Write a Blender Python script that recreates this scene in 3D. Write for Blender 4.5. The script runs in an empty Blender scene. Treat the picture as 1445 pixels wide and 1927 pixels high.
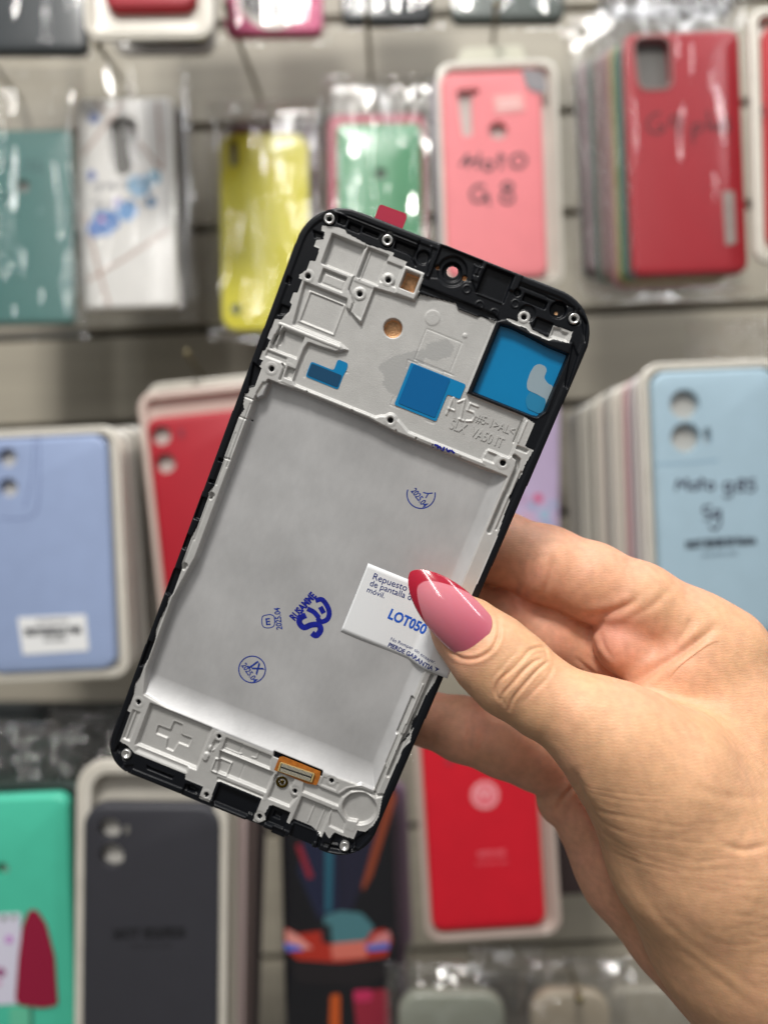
import bpy, bmesh, math, random
import numpy as np
from mathutils import Vector, Matrix, noise
rnd = random.Random(7)
SC = bpy.context.scene
COL = SC.collection
# ------------------------------------------------------------------ camera
FPX = 1445.0; PCX, PCY = 722.5, 963.5          # focal length and centre, in pixels of the photograph
CAMZ = 1.45
ROLL = math.radians(-2.6)
RIGHT = Vector((math.cos(ROLL), 0, math.sin(ROLL)))
UP = Vector((-math.sin(ROLL), 0, math.cos(ROLL)))
FWD = Vector((0, 1, 0))
CAMP = Vector((0, 0, CAMZ))
def c2w(x, y, z):                               # camera millimetres (right, down, forward) -> world metres
    return CAMP + (RIGHT*x - UP*y + FWD*z)*0.001
def at(px, py, d):                              # the point d mm in front of the camera seen at that pixel
    return c2w((px-PCX)/FPX*d, (py-PCY)/FPX*d, d)
cam = bpy.data.cameras.new('camera'); camo = bpy.data.objects.new('camera', cam); COL.objects.link(camo)
m = Matrix.Identity(4)
for i, v in enumerate((RIGHT, UP, -FWD)):
    for j in range(3): m[j][i] = v[j]
m.translation = CAMP
camo.matrix_world = m
cam.sensor_fit = 'VERTICAL'; cam.sensor_height = 36.0; cam.sensor_width = 27.0
cam.lens = 36.0*FPX/1927.0
cam.clip_start = 0.01; cam.clip_end = 60
cam.dof.use_dof = True; cam.dof.focus_distance = 0.197; cam.dof.aperture_fstop = 6.2
SC.camera = camo
SC.render.resolution_x = 767; SC.render.resolution_y = 1024
# ------------------------------------------------------------------ world and lamps
W = bpy.data.worlds.new('World'); SC.world = W; W.use_nodes = True
nt = W.node_tree; bg = nt.nodes['Background']
tc = nt.nodes.new('ShaderNodeTexCoord'); sep = nt.nodes.new('ShaderNodeSeparateXYZ')
nt.links.new(tc.outputs['Generated'], sep.inputs[0])
cr = nt.nodes.new('ShaderNodeValToRGB'); mr = nt.nodes.new('ShaderNodeMapRange')
mr.inputs['From Min'].default_value = -1; nt.links.new(sep.outputs['Z'], mr.inputs['Value'])
nt.links.new(mr.outputs[0], cr.inputs[0]); nt.links.new(cr.outputs[0], bg.inputs[0])
cr.color_ramp.elements[0].color = (0.26, 0.24, 0.22, 1); cr.color_ramp.elements[0].position = 0.1
cr.color_ramp.elements[1].color = (0.95, 0.95, 0.93, 1); cr.color_ramp.elements[1].position = 0.95
e = cr.color_ramp.elements.new(0.55); e.color = (0.45, 0.44, 0.42, 1)
bg.inputs[1].default_value = 0.47
def lamp(name, loc, aim, sx, sy, power, col):
    l = bpy.data.lights.new(name, 'AREA'); l.shape = 'RECTANGLE'; l.size = sx; l.size_y = sy; l.energy = power; l.color = col
    o = bpy.data.objects.new(name, l); COL.objects.link(o); o.location = loc
    o.rotation_euler = (Vector(aim)-Vector(loc)).to_track_quat('-Z', 'Y').to_euler(); return o
PH = (0, 0.2, CAMZ)
lamp('ceiling_lamp_key', (-0.16, -0.66, CAMZ+1.25), PH, 0.34, 0.24, 23.5, (1.0, 0.97, 0.92))
lamp('ceiling_lamp_tube_near', (0.15, 0.12, CAMZ+1.25), (0.0, 0.60, CAMZ-.1), 1.5, 0.10, 11.0, (0.98, 0.99, 1.0))
lamp('ceiling_lamp_tube_side', (0.85, -0.35, CAMZ+1.15), (0.0, 0.5, CAMZ), 0.08, 1.2, 5.0, (0.97, 0.98, 1.0))
lamp('ceiling_lamp_tube_far', (-0.25, -0.9, CAMZ+0.95), (0, 0.6, CAMZ), 0.06, 0.9, 4.5, (1.0, 0.98, 0.95))
SC.view_settings.view_transform = 'Standard'; SC.view_settings.look = 'None'
SC.view_settings.exposure = -0.08; SC.view_settings.gamma = 1.0
SC.view_settings.use_curve_mapping = False
SC.render.engine = 'CYCLES'
SC.cycles.use_denoising = True; SC.cycles.max_bounces = 10; SC.cycles.transparent_max_bounces = 24
SC.cycles.caustics_reflective = False; SC.cycles.caustics_refractive = False
SC.cycles.sample_clamp_indirect = 4

# ------------------------------------------------------------------ helpers
def srgb(r, g, b):
    f = lambda c: (c/255/12.92) if c/255 <= 0.04045 else ((c/255+0.055)/1.055)**2.4
    return (f(r), f(g), f(b), 1)
MATS = {}
def mat(name, col, rough=0.5, metal=0.0, bump=0.0, bscale=800.0, var=0.0, vscale=40.0, coat=0.0, trans=0.0, alpha=1.0, sss=0.0, spec=0.5, stretch=None):
    if name in MATS: return MATS[name]
    M = bpy.data.materials.new(name); M.use_nodes = True; t = M.node_tree; p = t.nodes['Principled BSDF']
    p.inputs['Base Color'].default_value = col; p.inputs['Roughness'].default_value = rough; p.inputs['Metallic'].default_value = metal
    p.inputs['Coat Weight'].default_value = coat; p.inputs['Coat Roughness'].default_value = 0.12
    p.inputs['Transmission Weight'].default_value = trans; p.inputs['Alpha'].default_value = alpha
    p.inputs['Specular IOR Level'].default_value = spec
    if sss: p.inputs['Subsurface Weight'].default_value = sss; p.inputs['Subsurface Radius'].default_value = (0.004, 0.0015, 0.0008); p.inputs['Subsurface Scale'].default_value = 0.5
    co = t.nodes.new('ShaderNodeTexCoord'); src = co.outputs['Object']
    if stretch:
        mp = t.nodes.new('ShaderNodeMapping'); mp.inputs['Scale'].default_value = stretch; t.links.new(src, mp.inputs[0]); src = mp.outputs[0]
    if bump:
        n = t.nodes.new('ShaderNodeTexNoise'); n.inputs['Scale'].default_value = bscale; n.inputs['Detail'].default_value = 3
        t.links.new(src, n.inputs['Vector']); b = t.nodes.new('ShaderNodeBump'); b.inputs['Strength'].default_value = bump; b.inputs['Distance'].default_value = 0.0002
        t.links.new(n.outputs[0], b.inputs['Height']); t.links.new(b.outputs[0], p.inputs['Normal'])
    if var:
        n = t.nodes.new('ShaderNodeTexNoise'); n.inputs['Scale'].default_value = vscale; n.inputs['Detail'].default_value = 5
        t.links.new(src, n.inputs['Vector']); r = t.nodes.new('ShaderNodeMapRange'); r.inputs[1].default_value = 0.3; r.inputs[2].default_value = 0.7
        r.inputs[3].default_value = 1-var; r.inputs[4].default_value = 1+var; t.links.new(n.outputs[0], r.inputs[0])
        mx = t.nodes.new('ShaderNodeVectorMath'); mx.operation = 'SCALE'; mx.inputs[0].default_value = col[:3]; t.links.new(r.outputs[0], mx.inputs['Scale'])
        t.links.new(mx.outputs[0], p.inputs['Base Color'])
    MATS[name] = M; return M
def clear_film(name, gloss=0.05, tint=(.99, .99, .99, 1), rough=0.07, haze=0.01, bscale=60, bdist=0.002, bstr=0.6, stretch=(2.2, .4, 1)):
    M = bpy.data.materials.new(name); M.use_nodes = True; t = M.node_tree; t.nodes.clear()
    o = t.nodes.new('ShaderNodeOutputMaterial'); tr = t.nodes.new('ShaderNodeBsdfTransparent'); tr.inputs[0].default_value = tint
    g = t.nodes.new('ShaderNodeBsdfGlossy'); g.inputs['Roughness'].default_value = rough
    d = t.nodes.new('ShaderNodeBsdfDiffuse'); d.inputs[0].default_value = (0.75, 0.75, 0.75, 1)
    m1 = t.nodes.new('ShaderNodeMixShader'); m1.inputs[0].default_value = haze; t.links.new(tr.outputs[0], m1.inputs[1]); t.links.new(d.outputs[0], m1.inputs[2])
    m2 = t.nodes.new('ShaderNodeMixShader'); lw = t.nodes.new('ShaderNodeLayerWeight'); lw.inputs[0].default_value = 0.2
    mr = t.nodes.new('ShaderNodeMapRange'); mr.inputs[3].default_value = gloss; mr.inputs[4].default_value = 0.30
    t.links.new(lw.outputs['Facing'], mr.inputs[0]); t.links.new(mr.outputs[0], m2.inputs[0])
    t.links.new(m1.outputs[0], m2.inputs[1]); t.links.new(g.outputs[0], m2.inputs[2]); t.links.new(m2.outputs[0], o.inputs[0])
    co = t.nodes.new('ShaderNodeTexCoord'); n = t.nodes.new('ShaderNodeTexNoise'); n.inputs['Scale'].default_value = bscale; n.inputs['Detail'].default_value = 4; n.inputs['Distortion'].default_value = 1.2
    mp = t.nodes.new('ShaderNodeMapping'); mp.inputs['Scale'].default_value = stretch; t.links.new(co.outputs['Object'], mp.inputs[0]); t.links.new(mp.outputs[0], n.inputs['Vector'])
    b = t.nodes.new('ShaderNodeBump'); b.inputs['Strength'].default_value = bstr; b.inputs['Distance'].default_value = bdist
    t.links.new(n.outputs[0], b.inputs['Height']); t.links.new(b.outputs[0], g.inputs['Normal'])
    MATS[name] = M; return M
def mesh_obj(name, verts, faces, mats, parent=None, smooth=False, matidx=None):
    me = bpy.data.meshes.new(name)
    if isinstance(verts, np.ndarray):
        me.vertices.add(len(verts)); me.vertices.foreach_set('co', verts.astype(np.float32).ravel())
        faces = np.asarray(faces, np.int32); k = faces.shape[1]
        me.loops.add(faces.size); me.loops.foreach_set('vertex_index', faces.ravel())
        me.polygons.add(len(faces)); me.polygons.foreach_set('loop_start', np.arange(0, faces.size, k, dtype=np.int32))
        me.polygons.foreach_set('loop_total', np.full(len(faces), k, np.int32))
        me.update(calc_edges=True); me.validate()
    else:
        me.from_pydata([tuple(v) for v in verts], [], faces)
    for M in (mats if isinstance(mats, (list, tuple)) else [mats]): me.materials.append(M)
    if matidx is not None: me.polygons.foreach_set('material_index', np.asarray(matidx, np.int32))
    me.polygons.foreach_set('use_smooth', np.full(len(me.polygons), smooth)); me.update()
    o = bpy.data.objects.new(name, me); COL.objects.link(o)
    if parent is not None: o.parent = parent
    return o
def thing(name, label, cat, mw=None, group=None):
    o = bpy.data.objects.new(name, None); COL.objects.link(o); o.empty_display_size = 0.01
    if mw is not None: o.matrix_world = mw
    return tag(o, label, cat, group)
def tag(o, label=None, cat=None, group=None, kind=None):
    if label: o['label'] = label
    if cat: o['category'] = cat
    if group: o['group'] = group
    if kind: o['kind'] = kind
    return o
def rrect(w, h, r, n=8, cx=0, cy=0):            # rounded rectangle outline, centred
    r = min(r, w/2-1e-6, h/2-1e-6); P = []
    for (sx, sy, a0) in ((1, 1, 0), (-1, 1, 90), (-1, -1, 180), (1, -1, 270)):
        for i in range(n+1):
            a = math.radians(a0+90*i/n); P.append((cx+sx*(w/2-r)+r*math.cos(a), cy+sy*(h/2-r)+r*math.sin(a)))
    return P
def circ(cx, cy, r, n=24, ry=None):
    return [(cx+r*math.cos(2*math.pi*i/n), cy+(ry or r)*math.sin(2*math.pi*i/n)) for i in range(n)]
def slab(rings, holes=(), hz=None, close_back=True):
    """rings: list of (outline, z) from front to back, same point count; holes: outlines cut through from the first ring to z=hz. mm."""
    bm = bmesh.new(); n = len(rings[0][0]); R = []
    for o, z in rings: R.append([bm.verts.new((x*.001, y*.001, z*.001)) for x, y in o])
    edges = [bm.edges.new((R[0][i], R[0][(i+1) % n])) for i in range(n)]
    HR = []
    z0 = rings[0][1]; zb = rings[-1][1] if hz is None else hz
    for h in holes:
        a = [bm.verts.new((x*.001, y*.001, z0*.001)) for x, y in h]; b = [bm.verts.new((x*.001, y*.001, zb*.001)) for x, y in h]
        edges += [bm.edges.new((a[i], a[(i+1) % len(a)])) for i in range(len(a))]; HR.append((a, b))
    bmesh.ops.triangle_fill(bm, edges=edges, use_beauty=True)
    for k in range(len(R)-1):
        for i in range(n):
            bm.faces.new((R[k][i], R[k][(i+1) % n], R[k+1][(i+1) % n], R[k+1][i]))
    be = [bm.edges.get((R[-1][i], R[-1][(i+1) % n])) for i in range(n)]
    for a, b in HR:
        for i in range(len(a)): bm.faces.new((a[i], b[i], b[(i+1) % len(a)], a[(i+1) % len(a)]))
        if hz is None: be += [bm.edges.get((b[i], b[(i+1) % len(b)])) for i in range(len(b))]
    if close_back:
        bmesh.ops.triangle_fill(bm, edges=be, use_beauty=True)
    bmesh.ops.recalc_face_normals(bm, faces=bm.faces)
    return bm
def bm_obj(name, bm, mats, parent=None, smooth=False, angle=None):
    me = bpy.data.meshes.new(name); bm.to_mesh(me); bm.free()
    for M in (mats if isinstance(mats, (list, tuple)) else [mats]): me.materials.append(M)
    o = bpy.data.objects.new(name, me); COL.objects.link(o)
    if smooth:
        me.polygons.foreach_set('use_smooth', np.full(len(me.polygons), True))
        if angle: me.set_sharp_from_angle(angle=math.radians(angle))
    if parent is not None: o.parent = parent
    return o
def box_bm(bm, cx, cy, cz, sx, sy, sz, rot=None):
    M = Matrix.Translation((cx, cy, cz)) @ (rot.to_4x4() if rot else Matrix.Identity(4)) @ Matrix.Diagonal((sx, sy, sz, 1))
    return bmesh.ops.create_cube(bm, size=1, matrix=M)
def ribbon(strokes, w, z=0.0, th=0.05):
    """flat pen strokes (mm): list of polylines -> bmesh with round ends"""
    bm = bmesh.new()
    for s in strokes:
        if len(s) > 2:                          # smooth
            q = []
            for i in range(len(s)-1):
                p0 = s[max(i-1, 0)]; p1 = s[i]; p2 = s[i+1]; p3 = s[min(i+2, len(s)-1)]
                for k in range(5):
                    t = k/5
                    q.append(tuple(0.5*((2*p1[j])+(-p0[j]+p2[j])*t+(2*p0[j]-5*p1[j]+4*p2[j]-p3[j])*t*t+(-p0[j]+3*p1[j]-3*p2[j]+p3[j])*t**3) for j in (0, 1)))
            q.append(s[-1]); s = q
        L = []
        for i, p in enumerate(s):
            a = s[max(i-1, 0)]; b = s[min(i+1, len(s)-1)]; dx, dy = b[0]-a[0], b[1]-a[1]; d = math.hypot(dx, dy) or 1
            nx, ny = -dy/d*w/2, dx/d*w/2; zz = z if not callable(z) else z(p[0], p[1])
            L.append([bm.verts.new(((p[0]+nx*k)*.001, (p[1]+ny*k)*.001, (zz+(0.0 if k else th*.5))*.001)) for k in (1, 0, -1)])
        for i in range(len(L)-1):
            for k in (0, 1): bm.faces.new((L[i][k], L[i][k+1], L[i+1][k+1], L[i+1][k]))
    bmesh.ops.recalc_face_normals(bm, faces=bm.faces)
    return bm
def text_mesh(body, bold=0.0, extrude=0.0, space=1.0, shear=0.0):
    """text as vertices (N,3) normalised to width 1, baseline at 0, plus faces"""
    c = bpy.data.curves.new('t', 'FONT'); c.body = body; c.offset = bold; c.extrude = extrude; c.space_character = space; c.shear = shear; c.resolution_u = 3
    o = bpy.data.objects.new('t', c); COL.objects.link(o); bpy.context.view_layer.update()
    dg = bpy.context.evaluated_depsgraph_get(); me = bpy.data.meshes.new_from_object(o.evaluated_get(dg))
    V = np.array([v.co[:] for v in me.vertices]); F = [tuple(p.vertices) for p in me.polygons]
    bpy.data.objects.remove(o); bpy.data.meshes.remove(me); bpy.data.curves.remove(c)
    x0 = V[:, 0].min(); w = V[:, 0].max()-x0; V[:, 0] -= x0; V[:, :2] /= w
    return V, F
def text_at(body, p0, p1, zf, M, parent, name, hs=1.0, bold=0.0, th=0.05, space=1.0, mapf=None):
    """text whose baseline runs from p0 to p1 (mm, y up) ; zf = z or function"""
    V, F = text_mesh(body, bold, 0.0, space); dx, dy = p1[0]-p0[0], p1[1]-p0[1]
    out = []
    for v in V:
        x = p0[0]+dx*v[0]-dy*v[1]*hs; y = p0[1]+dy*v[0]+dx*v[1]*hs
        z = zf(x, y) if callable(zf) else zf
        out.append((x*.001, y*.001, (z+th)*.001))
    return out, F
def join_text(items, M, parent, name):
    VV, FF = [], []
    for V, F in items:
        n = len(VV); VV += V; FF += [tuple(i+n for i in f) for f in F]
    return mesh_obj(name, VV, FF, M, parent)
FASTHAND = False
# ------------------------------------------------------------------ the phone frame: its plane in camera millimetres
PW, PL = 76.59, 160.0
pa = Vector((71.221634, 28.163601, -0.983631)).normalized(); pb = Vector((-60.145883, 146.605236, 22.121878)).normalized()
pa, pb = (pa-pb*pa.dot(pb)*.5).normalized(), (pb-pa*pb.dot(pa)*.5).normalized(); pb = (pb-pa*pb.dot(pa)).normalized()
pc = Vector((-17.275705, -78.026437, 187.694691)); pn = -(pa.cross(pb))
def uv(px, py, z=0.0):                          # pixel -> (u, v) millimetres on the phone at height z
    r = Vector(((px-PCX)/FPX, (py-PCY)/FPX, 1.0)); o = pc+pn*z
    t = o.dot(pn)/r.dot(pn); q = r*t-o
    return (q.dot(pa), q.dot(pb))
def dirw(v): return RIGHT*v.x-UP*v.y+FWD*v.z
phx, phy, phz = dirw(pa), dirw(-pb), dirw(pn)
pm = Matrix.Identity(4)
for i, v in enumerate((phx, phy, phz)):
    for j in range(3): pm[j][i] = v[j]
pbase = pc+pa*(PW/2)+pb*PL
pm.translation = c2w(*pbase)
phone = thing('phone_frame', 'bare phone chassis held in the hand, grey metal inside a black rim with blue films', 'phone frame', pm)
OX, OY = PW/2, PL
def loc2(u, v): return (u-OX, OY-v)              # uv -> phone local mm (y up)
def pl(px, py, z=0.0): return loc2(*uv(px, py, z))
ZN = {1: (480, 360, 360/1445), 2: (780, 420, 360/1445), 3: (420, 620, 360/1445), 4: (700, 640, 360/1445), 5: (190, 1240, 360/1445),
      6: (420, 1300, 360/1445), 7: (420, 1020, 440/1445), 8: (240, 800, 360/1387), 0: (0, 0, 1)}
def zp(k, *xy):                                  # points read in an enlarged detail -> pixels of the photograph
    x0, y0, s = ZN[k]; return [(x0+xy[i]*s, y0+xy[i+1]*s) for i in range(0, len(xy), 2)]
def U(pts, z=0.0): return [uv(x, y, z) for x, y in pts]
def square_up(P, tol=0.16):                      # pull nearly axis-parallel edges onto the axes
    P = [list(p) for p in P]; n = len(P)
    for it in range(3):
        for i in range(n):
            a, b = P[i], P[(i+1) % n]; dx, dy = abs(a[0]-b[0]), abs(a[1]-b[1])
            if dx < tol*dy: a[0] = b[0] = (a[0]+b[0])/2
            elif dy < tol*dx: a[1] = b[1] = (a[1]+b[1])/2
    return P
ST = 0.16; M0 = 3.2
NU, NV = int((PW+2*M0)/ST)+1, int((PL+2*M0)/ST)+1
gu = np.arange(NU)*ST-M0; gv = np.arange(NV)*ST-M0
GU, GV = np.meshgrid(gu, gv)                     # [v,u]
HT = np.full((NV, NU), -5.0); MI = np.zeros((NV, NU), np.int8)
def win(P, mg):
    x = [p[0] for p in P]; y = [p[1] for p in P]
    i0 = max(0, int((min(x)-mg+M0)/ST)); i1 = min(NU, int((max(x)+mg+M0)/ST)+2); j0 = max(0, int((min(y)-mg+M0)/ST)); j1 = min(NV, int((max(y)+mg+M0)/ST)+2)
    return slice(j0, j1), slice(i0, i1)
def sdpoly(P, X, Y):
    d = np.full(X.shape, 1e9); ins = np.zeros(X.shape, bool); n = len(P)
    for i in range(n):
        ax, ay = P[i]; bx, by = P[(i+1) % n]; ex, ey = bx-ax, by-ay; L = ex*ex+ey*ey or 1e-9
        t = np.clip(((X-ax)*ex+(Y-ay)*ey)/L, 0, 1); d = np.minimum(d, (X-ax-t*ex)**2+(Y-ay-t*ey)**2)
        if ay != by:
            c = ((ay > Y) != (by > Y)) & (X < (bx-ax)*(Y-ay)/(by-ay)+ax); ins ^= c
    d = np.sqrt(d); return np.where(ins, -d, d)
def paint(P, z, mi=None, soft=0.28, mode='set', r=0.0, only=None):
    s = win(P, soft+0.6+r); X, Y = GU[s], GV[s]
    sd = sdpoly(P, X, Y)-r
    a = np.clip(0.5-sd/soft, 0, 1); H = HT[s]
    if only is not None: a = a*np.isin(MI[s], only)
    if mode == 'set': HT[s] = H*(1-a)+z*a
    elif mode == 'max': HT[s] = np.maximum(H, np.where(a > 0, H*(1-a)+z*a, -99))
    elif mode == 'min': HT[s] = np.minimum(H, np.where(a > 0, H*(1-a)+z*a, 99))
    else: HT[s] = H+z*a
    if mi is not None: MI[s] = np.where((sd < 0) & ((MI[s] != 0) | (mi != 0)), mi, MI[s])
def pan(k, xy, z, zr=None, mi=None, sq=True, **kw):
    P = U(zp(k, *xy), max(z, -0.4) if zr is None else zr)
    paint(square_up(P) if sq else P, z, mi, **kw)
def rline(k, xy, w, dz, zr=-0.4, soft=0.2, mode='add', closed=False):
    P = U(zp(k, *xy), zr)
    if closed: P = P+[P[0]]
    s = win(P, w+1); X, Y = GU[s], GV[s]; d = np.full(X.shape, 1e9)
    for (ax, ay), (bx, by) in zip(P[:-1], P[1:]):
        if abs(ax-bx) < .14*abs(ay-by): ax = bx = (ax+bx)/2
        elif abs(ay-by) < .14*abs(ax-bx): ay = by = (ay+by)/2
        ex, ey = bx-ax, by-ay; L = ex*ex+ey*ey or 1e-9
        t = np.clip(((X-ax)*ex+(Y-ay)*ey)/L, 0, 1); d = np.minimum(d, np.hypot(X-ax-t*ex, Y-ay-t*ey))
    a = np.clip(0.5-(d-w/2)/soft, 0, 1)
    if mode == 'add': HT[s] += dz*a
    else: HT[s] = np.where(a > 0, np.maximum(HT[s], HT[s]*(1-a)+dz*a), HT[s])
def disc(k, x, y, rmm, z, mi=None, zr=-0.4, mode='set', soft=0.28):
    u, v = U(zp(k, x, y), zr)[0]; paint(circ(u, v, rmm, 28), z, mi, soft=soft, mode=mode); return u, v
# body outline
def qround(P, rs, n=12, grow=0.0):
    out = []; k = 4; cx = sum(p[0] for p in P)/4; cy = sum(p[1] for p in P)/4
    P = [(p[0]+grow*(1 if p[0] > cx else -1), p[1]+grow*(1 if p[1] > cy else -1)) for p in P]
    for i in range(4):
        a, b, c = Vector(P[i-1]), Vector(P[i]), Vector(P[(i+1) % 4]); r = rs[i]; u1 = (a-b).normalized(); u2 = (c-b).normalized(); p, q = b+u1*r, b+u2*r; o = b+(u1+u2)*r
        for j in range(n+1):
            t = math.pi/2*j/n; s = o-u2*r*math.cos(t)*1.0-u1*r*math.sin(t); out.append((s.x, s.y))
    return out
QC = [uv(589.5, 362.8), uv(1140, 577.6), uv(679.6, 1632.9), uv(189.3, 1435.8)]
RC = (11.5, 11.5, 10.5, 8.5)
body = qround(QC, RC)
MI[:] = np.where(sdpoly(body, GU, GV) < 0.05, 1, 0)
sdb = sdpoly(body, GU, GV)
HT[:] = np.where(sdb < 0.05, 0.0, -5.0)
# rounded outer lip of the plastic rim
HT[:] = np.where((MI == 1), -np.clip(.8+sdb, 0, .8)**2*0.8, HT); HT[(sdb > -0.09) & (MI == 1)] = -3.0
HT[:] = np.where(sdb < -2.0, -.35, np.where(sdb < -1.7, HT*(sdb+2)/.3-.35*(1-(sdb+2)/.3), HT))
# ---- the cast metal plate, outline read from the photograph
mo = (zp(1, 505,255, 500,292, 526,306, 515,360, 465,366, 446,410, 484,428, 474,468, 455,525, 415,520, 385,600, 335,624, 332,655, 356,662, 340,700, 322,762, 290,762, 264,835, 276,850, 255,910, 226,935, 200,968, 146,958, 124,1032, 112,1042, 92,1105, 116,1118, 78,1198, 58,1203, 34,1262, 60,1275)
      + zp(3, 276,275, 290,290, 262,372, 235,430, 200,440, 190,480, 165,482, 152,560, 160,600, 125,660, 60,810, 0,970)
      + zp(8, 705,240, 640,400, 630,440, 590,485, 588,512, 572,560, 532,680, 512,720, 470,812, 415,935, 396,1000, 394,1032, 350,1150, 325,1232, 300,1250, 290,1300, 240,1400, 210,1482, 206,1550, 150,1690, 124,1742, 90,1822, 60,1870, 62,1920)
      + zp(5, 262,190, 250,262, 232,320, 205,372, 200,385, 225,400, 165,560, 148,620, 200,650, 262,712, 400,772, 640,868, 638,900, 772,965, 740,1052, 818,1085, 872,925, 900,925, 1222,1052, 1142,1222, 1192,1242, 1275,1098, 1420,1160)
      + zp(6, 352,858, 505,920, 478,990, 500,1002, 514,975, 660,1035, 742,1103, 762,1055, 790,1100, 802,1112, 832,1070, 985,1116, 1012,1050, 1075,1062, 1130,1010, 1172,945, 1200,800, 1245,700, 1300,565, 1330,510, 1352,440, 1410,378, 1422,320, 1445,262)
      + zp(7, 1056,1300, 1110,1240, 1150,1190, 1168,1112, 1200,1060, 1250,950, 1300,850)
      + zp(0, 890,1120, 912,1062, 924,1036, 935,1010) + zp(4, 1000,1300, 1040,1212, 1032,1180, 1080,1090, 1128,1010, 1150,942, 1216,830, 1156,800, 1222,625, 1142,572, 720,402, 862,30)
      + zp(2, 620,738, 500,700, 470,702, 330,645, 310,600, 40,530, 20,560) + zp(1, 1275,620, 1132,556, 1146,530, 1040,490, 1046,460, 850,400, 690,312, 680,285, 640,272))
paint(square_up(U(mo, -0.4), .07), -0.4, 2, soft=0.3)
# piece of metal above the blue window
pan(2, (690,722, 700,716, 742,726, 772,742, 806,682, 840,672, 866,698, 862,752, 886,800, 1005,862, 1046,768, 1192,818, 1160,902, 1045,872, 1010,885, 870,822, 840,790, 740,756), -0.5, mi=2, sq=False)
pan(2, (1050,790, 1100,800, 1110,820, 1160,835, 1140,885, 1030,850), -1.0, sq=False)
# black plastic step round the battery, deep notches in the bottom edge
sd_m = None
# ---- upper plate
PZ = -1.35
plate = (zp(1, 375,690, 695,815, 690,880, 725,915, 795,1000, 905,735, 1200,825, 1240,770) + zp(2, 40,530, 310,600, 330,645, 470,705, 500,700, 616,738)
         + zp(4, 722,405, 1145,578, 1090,775, 1045,872, 1030,885, 880,830, 848,862, 830,908, 270,700, 205,612, 140,572, 60,572)
         + zp(3, 1150,668, 545,412, 528,388, 545,345) + zp(3, 605,150, 640,105, 850,170, 940,155) + zp(1, 640,1150, 290,1005))
paint(square_up(U(plate, -0.6), .06), PZ, soft=0.35)
# raised fork and walls on it
pan(1, (715,745, 745,675, 890,735, 800,968, 725,912, 745,842), -0.55)
pan(1, (1130,560, 1275,620, 1205,820, 1060,770), -0.2)
rline(1, (190,1005, 560,1150, 635,1180), 0.75, -0.2, mode='max'); rline(1, (365,1120, 400,1108, 620,1195, 640,1180), 0.8, -0.5, mode='max')
rline(1, (365,1120, 305,1310), 0.9, -0.5, mode='max')
# pockets
pan(1, (578,318, 812,415, 745,632, 508,548), -1.9); pan(1, (850,425, 1003,482, 930,705, 775,655), -1.45)
pan(1, (990,530, 1108,572, 1068,725, 935,680), -0.85); pan(1, (512,585, 692,652, 655,758, 484,692), -1.3); pan(1, (530,620, 680,672, 655,745, 500,690), -1.0, soft=.5)
pan(1, (1138,596, 1243,640, 1196,762, 1096,726), -3.2, mi=4)
rline(1, (835,420, 815,440, 745,625), 0.35, -0.9); rline(1, (870,450, 790,660), 0.3, 0.35); rline(1, (745,640, 710,745, 742,840, 722,905), 0.25, -0.8)
pan(1, (400,752, 690,860, 590,1090, 335,990), PZ+0.25, zr=PZ, soft=.25); pan(1, (418,765, 675,862, 585,1075, 348,980), PZ-0.15, zr=PZ, soft=.25)
pan(1, (225,1042, 365,1105, 318,1262, 112,1185, 150,1090), -1.5)
rline(1, (195,1022, 125,1150), 0.35, -1.0); rline(1, (210,1030, 150,1160), 0.3, 0.8); rline(1, (225,1042, 180,1150), 0.3, -0.6)
pan(1, (100,1195, 240,1270, 230,1310, 80,1240), -0.8); pan(1, (250,1235, 305,1258, 290,1310, 235,1285), -0.45)
pan(3, (490,285, 540,300, 518,378, 462,360), -1.4); rline(3, (448,262, 460,290, 430,378), 0.4, -0.9)
pan(3, (545,330, 560,290, 615,150, 650,108, 850,175, 900,160, 960,420, 570,420, 535,385), PZ, zr=-0.6, soft=.3, only=[2])
# lines engraved in the plate
for k, L in ((2, (362,902, 88,800, 0,1030)), (2, (345,905, 275,1125)), (2, (0,1030, 275,1140)), (4, (340,175, 270,150, 262,205)), (4, (350,170, 545,245, 532,275)), (4, (615,265, 540,240)),
             (4, (160,432, 138,490, 205,515)), (4, (400,605, 462,630, 480,600)), (3, (618,360, 630,312, 850,305)), (3, (890,320, 942,325)), (3, (650,120, 600,260, 612,360))):
    rline(k, L, 0.16, -0.13, zr=PZ, soft=.16)
disc(2, 135, 715, 1.9, 0.10, zr=PZ, mode='add'); disc(2, 380, 850, .55, 0.15, zr=PZ, mode='add')
disc(1, 1040, 1035, 2.25, -3.2, 4, zr=PZ)
# ridge by the battery bay top and stepped joints on it
for k, L in ((3, (632,470, 622,505)), (3, (975,612, 965,640)), (4, (335,742, 322,765)), (4, (665,885, 655,905)), (4, (180,685, 176,705))): rline(k, L, 0.35, -0.7)
rline(3, (430,400, 1105,670), 0.3, -0.16, mode='add'); rline(4, (350,752, 850,955), 0.3, -0.16)
rline(4, (1125,610, 1080,775), 0.35, -0.6); rline(4, (1160,610, 1110,775), 0.35, 0.25); pan(4, (860,838, 945,868, 915,930, 840,900), -0.9)
pan(4, (1095,800, 1180,830, 1165,850, 1085,825), -1.2)
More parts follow.
